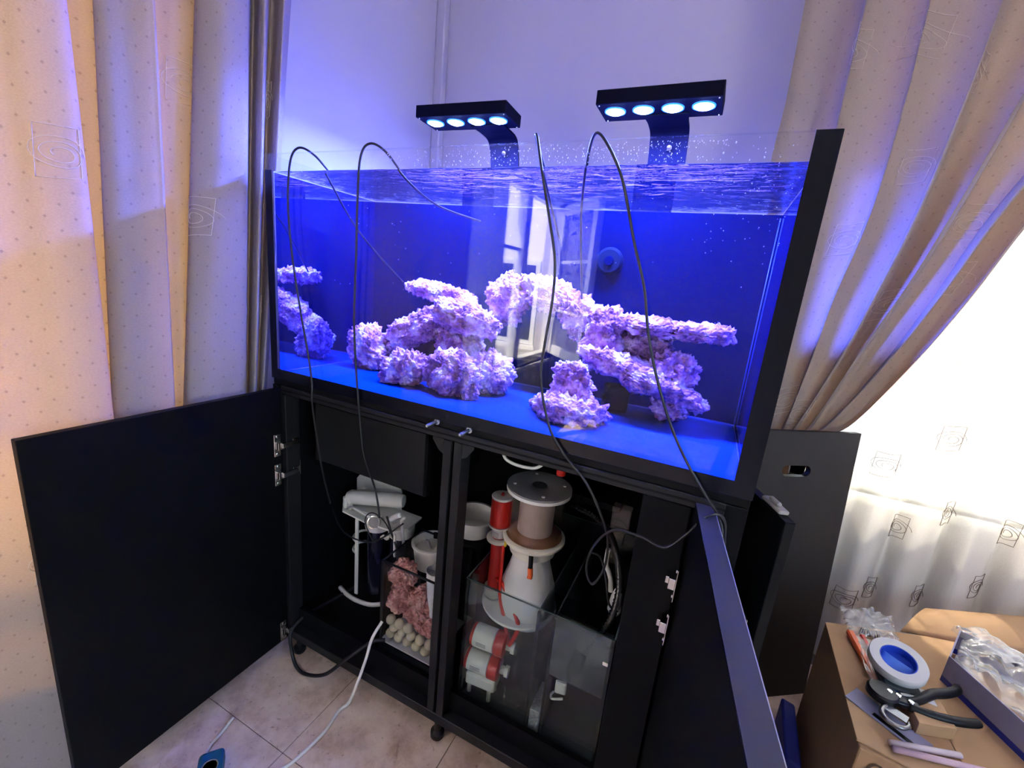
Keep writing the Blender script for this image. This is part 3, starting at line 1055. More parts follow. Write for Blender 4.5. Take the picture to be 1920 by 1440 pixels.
rock('rough upright rock standing on the broad base rock', (.800, .29, 1.025), (.052, .055, .055), 17, (0, radians(-15), 0))
rock('small foot rock under the far end of the sloping slab', (1.024, .46, .985), (.042, .045, .038), 18, floorz=FZ)
rock('knobbly rock wedged on the sloping slab below the shelf', (1.02, .42, 1.085), (.055, .05, .040), 19, (0, radians(20), 0))

# ================================================================== CABINET
CB = root('aquarium_cabinet', 'black laminate aquarium cabinet with both front doors wide open', 'cabinet', (.6, .3, 0))
ZR = .888   # underside of the top rail
CF = .13    # cabinet floor top
box('top_board', (0, 1.2), (0.004, TD), (.912, ZB - .001), MBLK, CB)
box('top_rail', (.03, 1.165), (.0, .045), (ZR, .9115), MALU, CB, .002)
box('rail_groove', (.03, 1.165), (-.0012, .001), (.898, .9015), MBLKI, CB, 0)
box('bottom_rail', (.03, 1.165), (.0, .045), (.075, .105), MALU, CB, .002)
box('cabinet_floor', (.02, 1.18), (.046, TD), (.085, CF), MBLKI, CB)
box('kick_strip', (.03, 1.165), (.0305, .045), (.1055, .165), MBLKI, CB, 0)
box('side_panel', (.0, .02), (.0, TD), (.075, .911), MBLKI, CB)
box('back_panel', (.02, 1.18), (TD - .012, TD), (CF + .001, .911), MBLKI, CB, 0)
box('inner_panel', (1.118, 1.136), (.03, TD - .013), (CF + .001, .911), MBLKI, CB)
box('front_stile', (1.026, 1.112), (.002, .020), (.1055, ZR - .001), MBLKI, CB)
box('corner_stile', (1.150, 1.2), (.002, .020), (.075, .911), MBLK, CB)
box('centre_post', (.576, .597), (.0, .045), (.1055, ZR - .0005), MALU, CB, .0015)
box('centre_post', (.605, .626), (.0, .045), (.1055, ZR - .0005), MALU, CB, .0015)
box('side_post', (.030, .050), (.0, .045), (.1055, ZR - .0005), MALU, CB, .0015)
for s, x0 in ((-1, .5755), (1, .6265)):
    bm = bmesh.new()
    pts = [(0, 0), (.030, 0), (.030, -.006), (.012, -.030), (.0, -.036)]
    a = [bm.verts.new((x0 + s * px, .002, ZR - .0008 + pz)) for px, pz in pts]
    b = [bm.verts.new((x0 + s * px, .006, ZR - .0008 + pz)) for px, pz in pts]
    bm.faces.new(a)
    bm.faces.new(b[::-1])
    for k in range(5):
        bm.faces.new((a[k], a[(k + 1) % 5], b[(k + 1) % 5], b[k]))
    from_bm('gusset', bm, MALU, CB)
for fx, fy in ((.05, .03), (.60, .025), (1.14, .03), (.05, .56), (.60, .56), (1.14, .56)):
    lathe('foot', (fx, fy, 0), [(.016, 0), (.019, .004), (.019, .018), (.010, .026), (.008, .075)], MBLKP, CB, seg=20)
# bolts in the top rail
for bx_ in (.556, .642):
    b = lathe('bolt', (bx_, .002, .925), [(.0075, 0), (.0075, .003), (.0042, .0032), (.0042, .040), (.003, .042)], MSTEELB, CB, seg=16, axis=(0, -1, 0))

def hinge(parent, P, ydir, xdir):
    """concealed hinge: cup plate on the door, arm and mounting plate on the carcass"""
    bm = bmesh.new()
    x, y, z = P
    def bxx(dx, dy, dzz, bev=.0008):
        X = sorted((x + xdir * dx[0], x + xdir * dx[1]))
        Y = sorted((y + ydir * dy[0], y + ydir * dy[1]))
        add_box(bm, X, Y, (z + dzz[0], z + dzz[1]), bev)
    bxx((0, .0025), (.010, .030), (-.033, .033))
    bxx((.002, .014), (.013, .026), (-.011, .011))
    bxx((.010, .020), (-.030, .016), (-.007, .007))
    bxx((.004, .012), (-.044, -.022), (-.010, .010))
    bxx((.002, .005), (-.052, -.016), (-.024, .024))
    for s in (-1, 1):
        add_lathe(bm, [(.004, 0), (.004, .002), (0, .0025)], Matrix.Translation((x + xdir * .0025, y + ydir * .02, z + s * .026)) @ Matrix.Rotation(xdir * pi / 2, 4, 'Y'), 10)
        add_lathe(bm, [(.003, 0), (.003, .003), (0, .0035)], Matrix.Translation((x + xdir * .012, y - ydir * .033, z + s * .0)) @ Matrix.Rotation(xdir * pi / 2, 4, 'Y'), 10)
    return from_bm('hinge', bm, MCHROME, parent)

# left door: opened square to the cabinet
DL = box('door', (.022, .040), (-.512, -.004), (.080, .905), MBLK, CB, .001)
DL['label'] = 'open black door in front of the orange drape, inner face towards us'
for z in (.742, .652, .118):
    hinge(DL, (.0402, -.002, z), -1, 1)
# right door: swung a little past square
bm = bmesh.new()
RM = Matrix.Translation((1.116, .0, 0)) @ Matrix.Rotation(radians(7.0), 4, 'Z')
add_box(bm, (0, .030), (-.56, -.002), (.080, .900), .001, RM)
DR = from_bm('door', bm, MBLK, CB)
DR['label'] = 'open black door seen from above with a long blue-lit top edge'
bm = bmesh.new()
add_box(bm, (.0302, .0312), (-.56, -.002), (.080, .9005), 0, RM)
from_bm('highlight_edge_band', bm, mat('edge_highlight_paint', (.42, .42, .45), .4), DR)  # pale tone paints the bright highlight along the door's edge band
bm = bmesh.new()
add_box(bm, (.0005, .0297), (-.56, -.002), (.9003, .9012), 0, RM)
from_bm('highlight_edge_band', bm, mat('edge_sheen_paint', (.05, .05, .056), .33), DR)  # lighter tone paints the window's sheen on the door's top edge
for z in (.745, .650, .16):
    hinge(DR, (1.1125, -.006, z), -1, -1)
# narrow side door on the end of the cabinet
bm = bmesh.new()
SMx = Matrix.Translation((1.204, .135, 0)) @ Matrix.Rotation(radians(22), 4, 'Z')
add_box(bm, (0, .018), (-.140, 0), (.080, .905), .001, SMx)
SD = from_bm('side_door', bm, MBLK, CB)
SD['label'] = 'narrow side door standing ajar at the end of the cabinet'
bm = bmesh.new()
add_box(bm, (.002, .020), (-.115, -.055), (.9055, .913), .002, SMx)
add_box(bm, (.006, .014), (-.100, -.070), (.913, .920), .002, SMx)
from_bm('latch', bm, MGREYD, SD)
hinge(SD, (1.243, .008, .66), 1, -1)

# black box hung in the top of the left compartment
BX = root('control_box', 'matt black box mounted high in the cabinet bay by the orange drape', 'box', (.3, .12, .68))
box('casing', (.105, .498), (.052, .34), (.690, .870), MBLKI, BX, .003)
box('cover', (.110, .493), (.0485, .0515), (.695, .865), MBLKP, BX, .001)

# ---- drop bolts etc. removed panel
PN = root('loose_panel', 'loose black cabinet panel with an oval handle hole leaning under the mauve drape', 'panel', (1.45, .66, 0))
O = Vector((1.593, .741, 0.0))
ex = Vector((-.252, -.176, 0)).normalized()
ez = Vector((-.036, .062, .905)).normalized()
ey = ex.cross(ez).normalized()
PW, PH, PT = .42, .908, .018
def plate_hole(name, hc, ha, hb, m, parent):
    n = 40
    inner = []
    for k in range(n):
        a = 2 * pi * k / n
        cx, sz = cos(a), sin(a)
        px = hc[0] + math.copysign(max(0, ha - hb), cx) * (1 if abs(cx) > .02 else 0) + hb * cx
        inner.append((px, hc[1] + hb * sz))
    outer = []
    for k in range(n):
        a = 2 * pi * k / n
        dx, dzv = cos(a), sin(a)
        ts = []
        if dx > 1e-9: ts.append((PW - hc[0]) / dx)
        if dx < -1e-9: ts.append(-hc[0] / dx)
        if dzv > 1e-9: ts.append((PH - hc[1]) / dzv)
        if dzv < -1e-9: ts.append(-hc[1] / dzv)
        t = min(ts)
        outer.append([hc[0] + dx * t, hc[1] + dzv * t])
    for (cx, cz) in ((0, 0), (PW, 0), (0, PH), (PW, PH)):
        k = min(range(n), key=lambda i: (outer[i][0] - cx) ** 2 + (outer[i][1] - cz) ** 2)
        outer[k] = [cx, cz]
    bm = bmesh.new()
    def V(p, d):
        return bm.verts.new(O + ex * p[0] + ez * p[1] + ey * d)
    for d in (0, 1):
        pass
    io = [V(p, 0) for p in inner]
    oo = [V(p, 0) for p in outer]
    ib = [V(p, PT) for p in inner]
    ob = [V(p, PT) for p in outer]
    for k in range(n):
        j = (k + 1) % n
        bm.faces.new((io[k], io[j], oo[j], oo[k]))
        bm.faces.new((ib[k], ob[k], ob[j], ib[j]))
        bm.faces.new((io[k], ib[k], ib[j], io[j]))
        bm.faces.new((oo[k], oo[j], ob[j], ob[k]))
    return from_bm(name, bm, m, parent)
plate_hole('board', (.205, .785), .050, .0175, MPANEL, PN)

# ================================================================== INSIDE THE CABINET
# sump
SU = root('sump_tank', 'glass sump tank with baffles in the cabinet bay holding the skimmer', 'tank', (.81, .27, CF))
sx0, sx1, sy0, sy1, sz0, sz1 = .640, 1.020, .050, .50, CF + .001, .512
box('front_pane', (sx0, sx1), (sy0, sy0 + .006), (sz0, sz1), MSUMPG, SU, 0)
box('back_pane', (sx0, sx1), (sy1 - .006, sy1), (sz0, sz1), MSUMPG, SU, 0)
box('side_pane', (sx0, sx0 + .006), (sy0 + .007, sy1 - .007), (sz0, sz1), MSUMPG, SU, 0)
box('side_pane', (sx1 - .006, sx1), (sy0 + .007, sy1 - .007), (sz0, sz1), MSUMPG, SU, 0)
box('bottom_pane', (sx0 + .007, sx1 - .007), (sy0 + .007, sy1 - .007), (sz0, sz0 + .006), mat('sump_floor', (.035, .045, .045), .4), SU, 0)
box('baffle', (.836, .840), (sy0 + .007, sy1 - .007), (sz0 + .007, .497), MHAZE, SU, 0)
box('baffle', (.876, .880), (sy0 + .007, sy1 - .007), (sz0 + .007, .494), MHAZE, SU, 0)
box('hazy_front_section', (.882, 1.012), (sy0 + .0065, sy0 + .009), (.338, .500), MHAZE, SU, 0)
box('foam_sponge', (.845, .872), (sy0 + .010, sy0 + .10), (sz0 + .008, sz0 + .075), mat('grey_sponge', (.30, .31, .31), .9, var=.7, scale=160, bump=.8), SU, .002)
for x, y in ((.8345, sy0 + .008), (.8745, sy0 + .008)):
    box('baffle_edge', (x, x + .007), (y - .0012, y + .002), (sz0 + .008, .495), MBLKP, SU, 0)
for a, b in (((sx0, sy0 - .001, sz1), (sx1, sy0 - .001, sz1)), ((sx0, sy1, sz1), (sx1, sy1, sz1)), ((sx0, sy0, sz1), (sx0, sy1, sz1)), ((sx1, sy0, sz1), (sx1, sy1, sz1))):
    tube('glass_edge', [a, b], .0018, mat('dark_glass_edge', (.05, .08, .08), .2) if 'dark_glass_edge' not in bpy.data.materials else bpy.data.materials['dark_glass_edge'], SU, spline=False, sides=6)
box('corner_tab', (1.002, 1.014), (sy0 - .004, sy0 - .0005), (.438, .446), MCREAM, SU, .001)
# clip on the sump front
CL = root('magnet_clip', 'small white plastic clip behind the lower sump glass', 'clip', (.91, .085, .26))
cbox('body', (.910, .085, .285), (.028, .012, .034), MWHITE, CL, .003, (0, 0, .2))
tube('hook', [(.895, .080, .268), (.890, .078, .258), (.894, .078, .248), (.920, .078, .262)], .003, MWHITE, CL)

# skimmer
sxx, syy = .754, .20
SK = root('protein_skimmer', 'white protein skimmer with clear cup, grey disc lid and red air pipe', 'skimmer', (sxx, syy, CF))
lathe('lid', (sxx, syy, .731), [(.030, .004), (.034, .0045), (.084, .0045), (.086, .008), (.0855, .0105), (.025, .0115), (.022, .0095), (.0, .0085)][::-1], MGREYD, SK, seg=48)
lathe('lid_rim', (sxx, syy, .728), [(.0, .0), (.0858, .0), (.0865, .004), (.0858, .0085), (.080, .0085)], MWHITE, SK, seg=48)
lathe('drain_hole', (sxx, syy, .7405), [(0, .0), (.016, .0), (.018, .0022), (.020, .0022)], mat('drain_mesh', (.05, .05, .05), .7, var=.6, scale=300), SK, seg=32)
for k in range(4):
    a = .5 + k * pi / 2
    lathe('lid_screw', (sxx + .066 * cos(a), syy + .066 * sin(a), .7425), [(.0045, 0), (.004, .0015), (0, .002)], MWHITE, SK, seg=12)
lathe('cup', (sxx, syy, .600), [(.072, .0), (.072, .127)], MACR, SK, seg=40, caps=False)
lathe('neck', (sxx, syy, .600), [(.050, .0), (.047, .01), (.047, .118), (.05, .12)], MNECK, SK, seg=36)
lathe('residue', (sxx, syy, .600), [(.048, .012), (.060, .006), (.070, .002), (.076, .0015)], MBROWN, SK, seg=36)
lathe('cup_base', (sxx, syy, .586), [(.050, -.004), (.080, -.002), (.085, .004), (.085, .010), (.080, .0135), (.060, .0135)], MCREAM, SK, seg=44)
lathe('collar', (sxx, syy, .548), [(.050, .0), (.062, .004), (.062, .030), (.055, .036)], MCREAM, SK, seg=40)
lathe('body', (sxx, syy, .345), [(.070, .0), (.078, .02), (.078, .065), (.074, .10), (.055, .165), (.047, .205)], mat('milky_acrylic', (.72, .72, .72), .3, var=.15, scale=12), SK, seg=44)
lathe('stand', (sxx, syy, CF + .009), [(.060, .0), (.060, .205)], mat('smoky_acrylic', (.06, .065, .07), .2), SK, seg=32)
# flange / base plate
bm = bmesh.new()
add_lathe(bm, [(.104, 0), (.106, .003), (.104, .007), (0, .007)], Matrix.Translation((sxx - .020, syy + .0, .372)), 40)
from_bm('base_plate', bm, MWHITE, SK, False)
# bracket holding the air pipe
bm = bmesh.new()
add_box(bm, (.645, .745), (.165, .195), (.560, .568), .003)
add_lathe(bm, [(.033, 0), (.034, .004), (.033, .009), (0, .009)], Matrix.Translation((.660, .18, .559)), 28)
from_bm('pipe_bracket', bm, MCREAM, SK)
ap = (.660, .18)
lathe('air_silencer', (*ap, .606), [(.027, 0), (.029, .002), (.029, .078), (.027, .080)], MRED, SK, seg=30)
lathe('silencer_cap', (*ap, .686), [(.0, .0), (.029, .0), (.030, .003), (.028, .006), (0, .0065)], MCREAM, SK, seg=30)
lathe('silencer_ring', (*ap, .601), [(.019, 0), (.0305, 0), (.0305, .005), (.019, .005)], MCREAM, SK, seg=30)
lathe('cap_plug', (*ap, .692), [(.005, 0), (.004, .007), (0, .008)], MRED, SK, seg=14)
lathe('air_pipe', (*ap, .405), [(.0195, 0), (.0195, .197)], MRED, SK, seg=24)
lathe('pipe_label', (*ap, .571), [(.0202, 0), (.0202, .024)], MPAPER, SK, seg=24, caps=False)
for k in range(4):
    bm = bmesh.new()
    add_box(bm, (.6505, .6685), (ap[1] - .0207, ap[1] - .0203), (.5745 + k * .0042, .5757 + k * .0042), 0)
    from_bm('label_line', bm, MGREYD, SK)
lathe('pipe_socket', (*ap, .352), [(.021, 0), (.021, .03), (.027, .035), (.027, .058), (.0205, .058)], MCREAM, SK, seg=28)
box('yellow_clip', (.690, .697), (.150, .158), (.562, .588), MYEL, SK, .002)
tube('drain_spout', [(.775, .130, .592), (.778, .127, .575), (.780, .125, .548)], .0062, MBLKP, SK)
tube('drain_tip', [(.780, .125, .550), (.782, .124, .532), (.7825, .120, .522)], .0072, MORANGE, SK)
tube('red_hose', [(.683, .165, .556), (.688, .155, .50), (.695, .145, .42), (.722, .125, .375), (.745, .108, .335), (.752, .102, .318)], .0050, MRED, SK)
tube('red_hose', [(.672, .165, .445), (.700, .150, .448), (.735, .135, .415), (.768, .118, .375), (.764, .108, .340), (.755, .102, .318)], .0062, MRED, SK)

def pump(parent, c, s=1.0, rz=0.15, feet=True, zfloor=None):
    ax = Vector((cos(rz), sin(rz), -.02)).normalized()
    c = Vector(c)
    def L(nm, off, prof, m):
        return lathe(nm, c + ax * off * s, [(r * s, h * s) for r, h in prof], m, parent, seg=30, axis=ax)
    L('motor_body', -.040, [(.026, 0), (.028, .003), (.028, .054), (.026, .056)], MWHITE)
    L('red_end', -.050, [(0, 0), (.020, .001), (.026, .004), (.0275, .0095), (.0275, .011)], MRED)
    L('red_volute', .0165, [(.0285, 0), (.030, .002), (.030, .024), (.026, .027), (0, .028)], MRED)
    L('inlet_nozzle', .044, [(.010, 0), (.010, .012), (.0135, .013), (.0135, .022), (.008, .022)], MCREAM)
    for k in range(3):
        cbox('label_line', c + ax * (-.012 * s) + Vector((0, -.0284 * s, (.004 - .004 * k) * s)), (.026 * s, .0006, .0012 * s), MGREYD, parent, 0, (0, 0, rz))
    if feet:
        b = c + Vector((0, 0, -.031 * s))
        cbox('pump_base', b - Vector((0, 0, .012 * s)), (.080 * s, .046 * s, .034 * s), MWHITE, parent, .006, (0, 0, rz), 2)
        for dx, dy in ((-.028, -.017), (.028, -.017), (-.028, .017), (.028, .017)):
            q = b + Vector((dx * s, dy * s, -.027 * s))
            lathe('pump_foot', (q.x, q.y, zfloor), [(.006, 0), (.006, max(.004, q.z - zfloor))], MCREAM, parent, seg=12)
pump(SK, (.700, .100, .312), 1.08, .10, feet=False)
PL = root('refracted_pump_copy', 'white and red second pump on feet, standing in for the refracted skimmer pump image', 'pump', (.68, .12, CF + .007))
pump(PL, (.690, .098, .232), 1.08, .10, True, sz0 + .007)  # extra pump modelled where refraction shows the skimmer pump twice

# left reservoir with rubble, balls and a sock
RS = root('glass_reservoir', 'small glass reservoir holding pink rubble and cream balls', 'tank', (.45, .13, CF))
rx0, rx1, ry0, ry1, rz0, rz1 = .368, .548, .050, .235, .185, .455
box('foam_pad', (rx0 - .004, rx1 + .004), (ry0 - .004, ry1 + .004), (CF + .001, rz0 - .0005), MBLKI, RS, 0)
box('bottom_pane', (rx0, rx1), (ry0, ry1), (rz0, rz0 + .004), mat('pale_base', (.4, .4, .38), .6), RS, 0)
box('front_pane', (rx0, rx1), (ry0, ry0 + .004), (rz0 + .0045, rz1), MGLASS2, RS, 0)
box('back_pane', (rx0, rx1), (ry1 - .004, ry1), (rz0 + .0045, rz1), MGLASS2, RS, 0)
box('side_pane', (rx0, rx0 + .004), (ry0 + .0045, ry1 - .0045), (rz0 + .0045, rz1), MGLASS2, RS, 0)
box('side_pane', (rx1 - .004, rx1), (ry0 + .0045, ry1 - .0045), (rz0 + .0045, rz1), MGLASS2, RS, 0)
for x, y in ((rx0, ry0), (rx1, ry0), (rx0, ry1), (rx1, ry1)):
    box('black_corner', (x - .0035, x + .0035), (y - .0015, y + .0035), (rz0, rz1 + .001), MBLKP, RS, 0)
for a, b in (((rx0, ry0, rz1), (rx1, ry0, rz1)), ((rx0, ry1, rz1), (rx1, ry1, rz1)), ((rx0, ry0, rz1), (rx0, ry1, rz1)), ((rx1, ry0, rz1), (rx1, ry1, rz1))):
    tube('black_rim', [a, b], .0032, MBLKP, RS, spline=False, sides=6)
k = 0
for row, (z, n, x00) in enumerate(((rz0 + .0195, 5, .388), (rz0 + .043, 5, .398), (rz0 + .066, 3, .388))):
    for i in range(n):
        x = x00 + i * .0315
        if x > rx1 - .018:
            continue
        r = .0145
        bm = bmesh.new()
        bmesh.ops.create_icosphere(bm, subdivisions=3, radius=r, matrix=Matrix.Translation((x, ry0 + .0205 + .003 * (row % 2), z)))
        for v in bm.verts:
            v.co += v.normal * .0006 * noise.noise(v.co * 120)
        o = from_bm('ceramic_ball', bm, MBALL, None, True)
        tag(o, 'cream ceramic filter ball in the heap at the bottom of the glass reservoir', 'ball', 'ceramic balls in the reservoir')
rock('pink rubble rock at the top of the heap in the glass reservoir', (.405, .100, .395), (.036, .03, .048), 31, (0, .2, 0), MROCKP, 5, .011, .010, name='pink_rock', group='pink rocks in the reservoir', nofreq=1.6)
rock('pink rubble rock on the side of the reservoir nearest the white filter', (.398, .100, .318), (.031, .03, .055), 32, (0, .1, 0), MROCKP, 5, .011, .010, name='pink_rock', group='pink rocks in the reservoir', nofreq=1.6)
rock('pink rubble rock in the middle of the reservoir', (.458, .115, .320), (.040, .03, .042), 33, (0, -.3, 0), MROCKP, 5, .011, .010, name='pink_rock', group='pink rocks in the reservoir', nofreq=1.6)
rock('broad pink rubble rock resting on the cream balls', (.480, .105, .272), (.056, .03, .036), 34, (0, .45, 0), MROCKP, 5, .011, .010, name='pink_rock', group='pink rocks in the reservoir', nofreq=1.6)
FS = root('filter_sock', 'white perforated filter sock cone hanging in the glass reservoir', 'filter', (.505, .10, .27))
lathe('mesh_cone', (.512, .105, .335), [(.010, -.055), (.013, -.02), (.020, .02), (.026, .085), (.027, .112)], MSOCK, FS, seg=28, caps=False)
lathe('tip', (.510, .105, .262), [(.0, -.004), (.009, .0), (.011, .022)], MWHITE, FS, seg=20)

# white tub above the reservoir
def tub(name, label, c, r, h, mt=MWHITE):
    T = root(name, label, 'tub', c, 'white tubs in the cabinet')
    lathe('shell', c, [(r * .82, 0), (r * .97, h * .97), (r * 1.06, h), (r * 1.06, h + .006), (r * .93, h + .006), (r * .90, h * .95), (r * .78, .005), (0, .005)], mt, T, seg=40)
    return T
T1 = tub('white_tub', 'round white tub with a grey scoop above the pink rubble reservoir', (.425, .205, .372), .058, .072)
lathe('powder', (.425, .205, .42), [(.050, 0), (.046, .010), (.02, .016), (0, .017)], MCREAM, T1, seg=30)
cbox('scoop', (.428, .190, .442), (.013, .006, .075), MGREYD, T1, .001, (.5, .1, 0))
T2 = tub('white_tub', 'clear whitish tub behind the centre post of the cabinet', (.50, .33, .45), .072, .055)
box('shelf_board', (.40, .575), (.25, .42), (CF + .001, .4485), MBLKI, CB, .001)
box('tub_stand', (.378, .472), (.240, .248), (CF + .001, .37), MBLKI, CB, .001)

# ---- RO filter unit
RO = root('water_filter', 'white bracket water filter unit with tubes and dark canisters standing in the cabinet', 'filter', (.17, .22, CF))
bm = bmesh.new()
pts = [(.040, .430), (.040, .520), (.062, .548), (.105, .548), (.225, .548), (.240, .53), (.240, .455), (.225, .430)]
a = [bm.verts.new((x, .285, z)) for x, z in pts]
b = [bm.verts.new((x, .289, z)) for x, z in pts]
bm.faces.new(a)
bm.faces.new(b[::-1])
for k in range(len(pts)):
    bm.faces.new((a[k], a[(k + 1) % len(pts)], b[(k + 1) % len(pts)], b[k]))
from_bm('back_plate', bm, MWHITE, RO)
bm = bmesh.new()
pts = [(.062, .289), (.050, .21), (.085, .175), (.20, .165), (.305, .175), (.330, .21), (.325, .289)]
a = [bm.verts.new((x, y, .452)) for x, y in pts]
b = [bm.verts.new((x, y, .458)) for x, y in pts]
bm.faces.new(a)
bm.faces.new(b[::-1])
for k in range(len(pts)):
    bm.faces.new((a[k], a[(k + 1) % len(pts)], b[(k + 1) % len(pts)], b[k]))
from_bm('top_plate', bm, MWHITE, RO)
lathe('membrane_housing', (.098, .200, .502), [(0, -.018), (.016, -.013), (.024, .0), (.024, .17), (.020, .185), (0, .19)], MWHITE, RO, seg=30, axis=(.95, .30, .08))
for dx in (0, .020):
    lathe('membrane_port', (.088 + dx, .186, .474), [(.0085, 0), (.0085, .03)], MWHITE, RO, seg=16)
    lathe('port_nut', (.088 + dx, .186, .466), [(.007, 0), (.007, .008)], MCREAM, RO, seg=8)
box('leg', (.128, .141), (.188, .194), (CF + .014, .452), MWHITE, RO, .001)
box('leg', (.268, .281), (.250, .256), (CF + .014, .452), MWHITE, RO, .001)
tube('foot_bar', [(.060, .190, CF + .0085), (.100, .178, CF + .0085), (.15, .172, CF + .0085), (.205, .180, CF + .0085), (.235, .20, CF + .0085)], .0075, MWHITE, RO)
for z in (.30, .345):
    tube('canister_clamp', [(.135, .195, z), (.105, .205, z), (.092, .235, z), (.105, .262, z), (.14, .27, z)], lambda t: .0045, MWHITE, RO, sides=6)
for cx, cyy in ((.195, .225), (.285, .235)):
    lathe('filter_canister', (cx, cyy, CF + .030), [(.0, 0), (.028, .002), (.034, .010), (.036, .25)], MNAVY, RO, seg=30)
    lathe('canister_cap', (cx, cyy, CF + .2805), [(.041, 0), (.043, .01), (.043, .035), (.034, .04), (.02, .041)], MWHITE, RO, seg=24)
lathe('pressure_gauge', (.222, .178, .462), [(0, 0), (.019, .001), (.021, .004), (.021, .012), (.018, .0125)], MCHROME, RO, seg=28, axis=(.35, -.9, .35))
lathe('gauge_face', (.2262, .1672, .4662), [(0, 0), (.0175, 0), (.0175, .001), (0, .0012)], MGREYD, RO, seg=28, axis=(.35, -.9, .35))
tube('white_tube', [(.108, .183, .470), (.135, .165, .492), (.17, .158, .495), (.205, .165, .482), (.222, .178, .470)], .0042, MWHITE, RO)
tube('white_tube', [(.13, .19, .475), (.16, .175, .482), (.20, .185, .478), (.23, .20, .470)], .0042, MWHITE, RO)
tube('white_tube', [(.345, .17, .43), (.362, .14, .50), (.382, .11, .555), (.398, .10, .575)], .0048, MWHITE, RO)
tube('valve', [(.352, .10, .555), (.378, .09, .578), (.395, .085, .590)], .0075, MWHITE, RO)
tube('white_tube', [(.330, .15, .400), (.338, .14, .435), (.352, .12, .475), (.358, .11, .50), (.350, .12, .46), (.340, .135, .41), (.331, .15, .395)], .0035, MWHITE, RO)
tube('outlet_elbow', [(.262, .165, .425), (.275, .16, .438), (.29, .158, .436), (.298, .155, .45)], .0055, MCREAM, RO)
tube('black_wire', [(.045, .17, .455), (.10, .15, .415), (.17, .135, .408), (.25, .13, .425), (.31, .125, .47), (.395, .10, .555)], .0024, MCABLE, RO)
tube('black_wire', [(.26, .13, .43), (.225, .13, .49), (.245, .14, .52), (.30, .14, .50), (.37, .12, .43)], .0018, MCABLE, RO)
tube('black_wire', [(.31, .13, .535), (.34, .12, .49), (.37, .11, .455)], .003, MCABLE, RO)

# hoses and small things in the right bay
ch = root('corrugated_hose', 'black ribbed hose curving down the side of the sump', 'hose', (.95, .2, .45))
hp = catmull([(.826, .300, .659), (.891, .250, .677), (.945, .200, .675), (.985, .150, .638), (1.003, .120, .578), (.997, .100, .518), (.975, .100, .455), (.95, .11, .39)], 16)
bm = bmesh.new()
add_tube(bm, hp, lambda t: .0085 + .0014 * sin(t * 420), 10)
from_bm('hose', bm, mat('glossy_black_hose', (.02, .02, .022), .18), ch, True)
AB = root('acrylic_holder', 'clear acrylic box holder hanging at the back of the sump', 'holder', (.965, .3, .54))
box('upper_box', (.935, .985), (.285, .315), (.63, .70), MACR, AB, .002)
box('lower_box', (.945, .975), (.290, .310), (.53, .628), MACR, AB, .002)
WP = root('white_pipe', 'short white return pipe elbow beside the ribbed hose', 'pipe', (.985, .26, .44))
tube('elbow', [(.948, .24, .60), (.947, .25, .55), (.957, .25, .53), (.966, .25, .505), (.970, .25, .475)], .0065, MWHITE, WP)
lathe('bell', (.987, .250, .415), [(.013, 0), (.018, .01), (.014, .05), (.006, .075)], MWHITE, WP, seg=24)
tube('white_cable', [(.668, .12, .872), (.688, .10, .841), (.710, .10, .829), (.746, .10, .828), (.776, .10, .836), (.80, .12, .86)], .0042, MWHITE)
tag(bpy.data.objects['white_cable'], 'white cable looping below the top rail above the skimmer lid', 'cable')
o = lathe('red_valve', (.815, .17, .800), [(.0, 0), (.011, .001), (.012, .006), (.012, .022), (.009, .026), (0, .027)], MRED)
tag(o, 'small red valve behind the skimmer lid', 'valve')
bm = bmesh.new()
add_lathe(bm, [(.045, 0), (.047, .006), (.047, .15), (.04, .156)], Matrix.Translation((.72, .36, .68)), 28)
o = from_bm('black_canister', bm, MBLKP)
autosmooth(o)
tag(o, 'black round canister high at the back above the skimmer lid', 'canister')
cbk = box('shelf_bracket', (.64, .95), (.33, .50), (.66, .679), MBLKI, CB)
AD = root('power_adapter', 'grey power adapter seen through the gap of the narrow side door', 'adapter', (1.22, .1, .76))
cbox('case', (1.166, .24, .785), (.026, .05, .04), MGREYD, AD, .004)
tube('lead', [(1.166, .21, .79), (1.175, .17, .80), (1.165, .12, .79), (1.17, .09, .76)], .003, MWHITE, AD)

# ================================================================== CABLES
def cable(label, pts, r=.0026, m=MCABLE, name='power_cable', group='cables hung over the tank front'):
    o = tube(name, pts, r, m, None, n=8, sides=8)
    return tag(o, label, 'cable', group)
cable('thin black cable over the tank front, closest to the orange drape',
      [(.20, .45, 1.22), (.154, .25, 1.348), (.160, .06, 1.470), (.145, .018, 1.505), (.121, -.002, 1.512), (.100, -.008, 1.478), (.090, -.008, 1.382), (.101, -.008, 1.263), (.126, -.008, 1.132), (.151, -.008, 1.025), (.165, -.008, .942), (.166, -.008, .88), (.165, .02, .70), (.155, .06, .56)])
cable('thin black cable over the tank front, second from the orange drape',
      [(.489, .35, 1.398), (.430, .20, 1.415), (.414, .05, 1.450), (.372, .015, 1.502), (.342, -.002, 1.514), (.322, -.008, 1.484), (.315, -.008, 1.392), (.313, -.008, 1.276), (.309, -.008, 1.128), (.318, -.008, .998), (.330, -.008, .895), (.343, -.004, .787), (.352, .03, .68), (.37, .03, .60)])
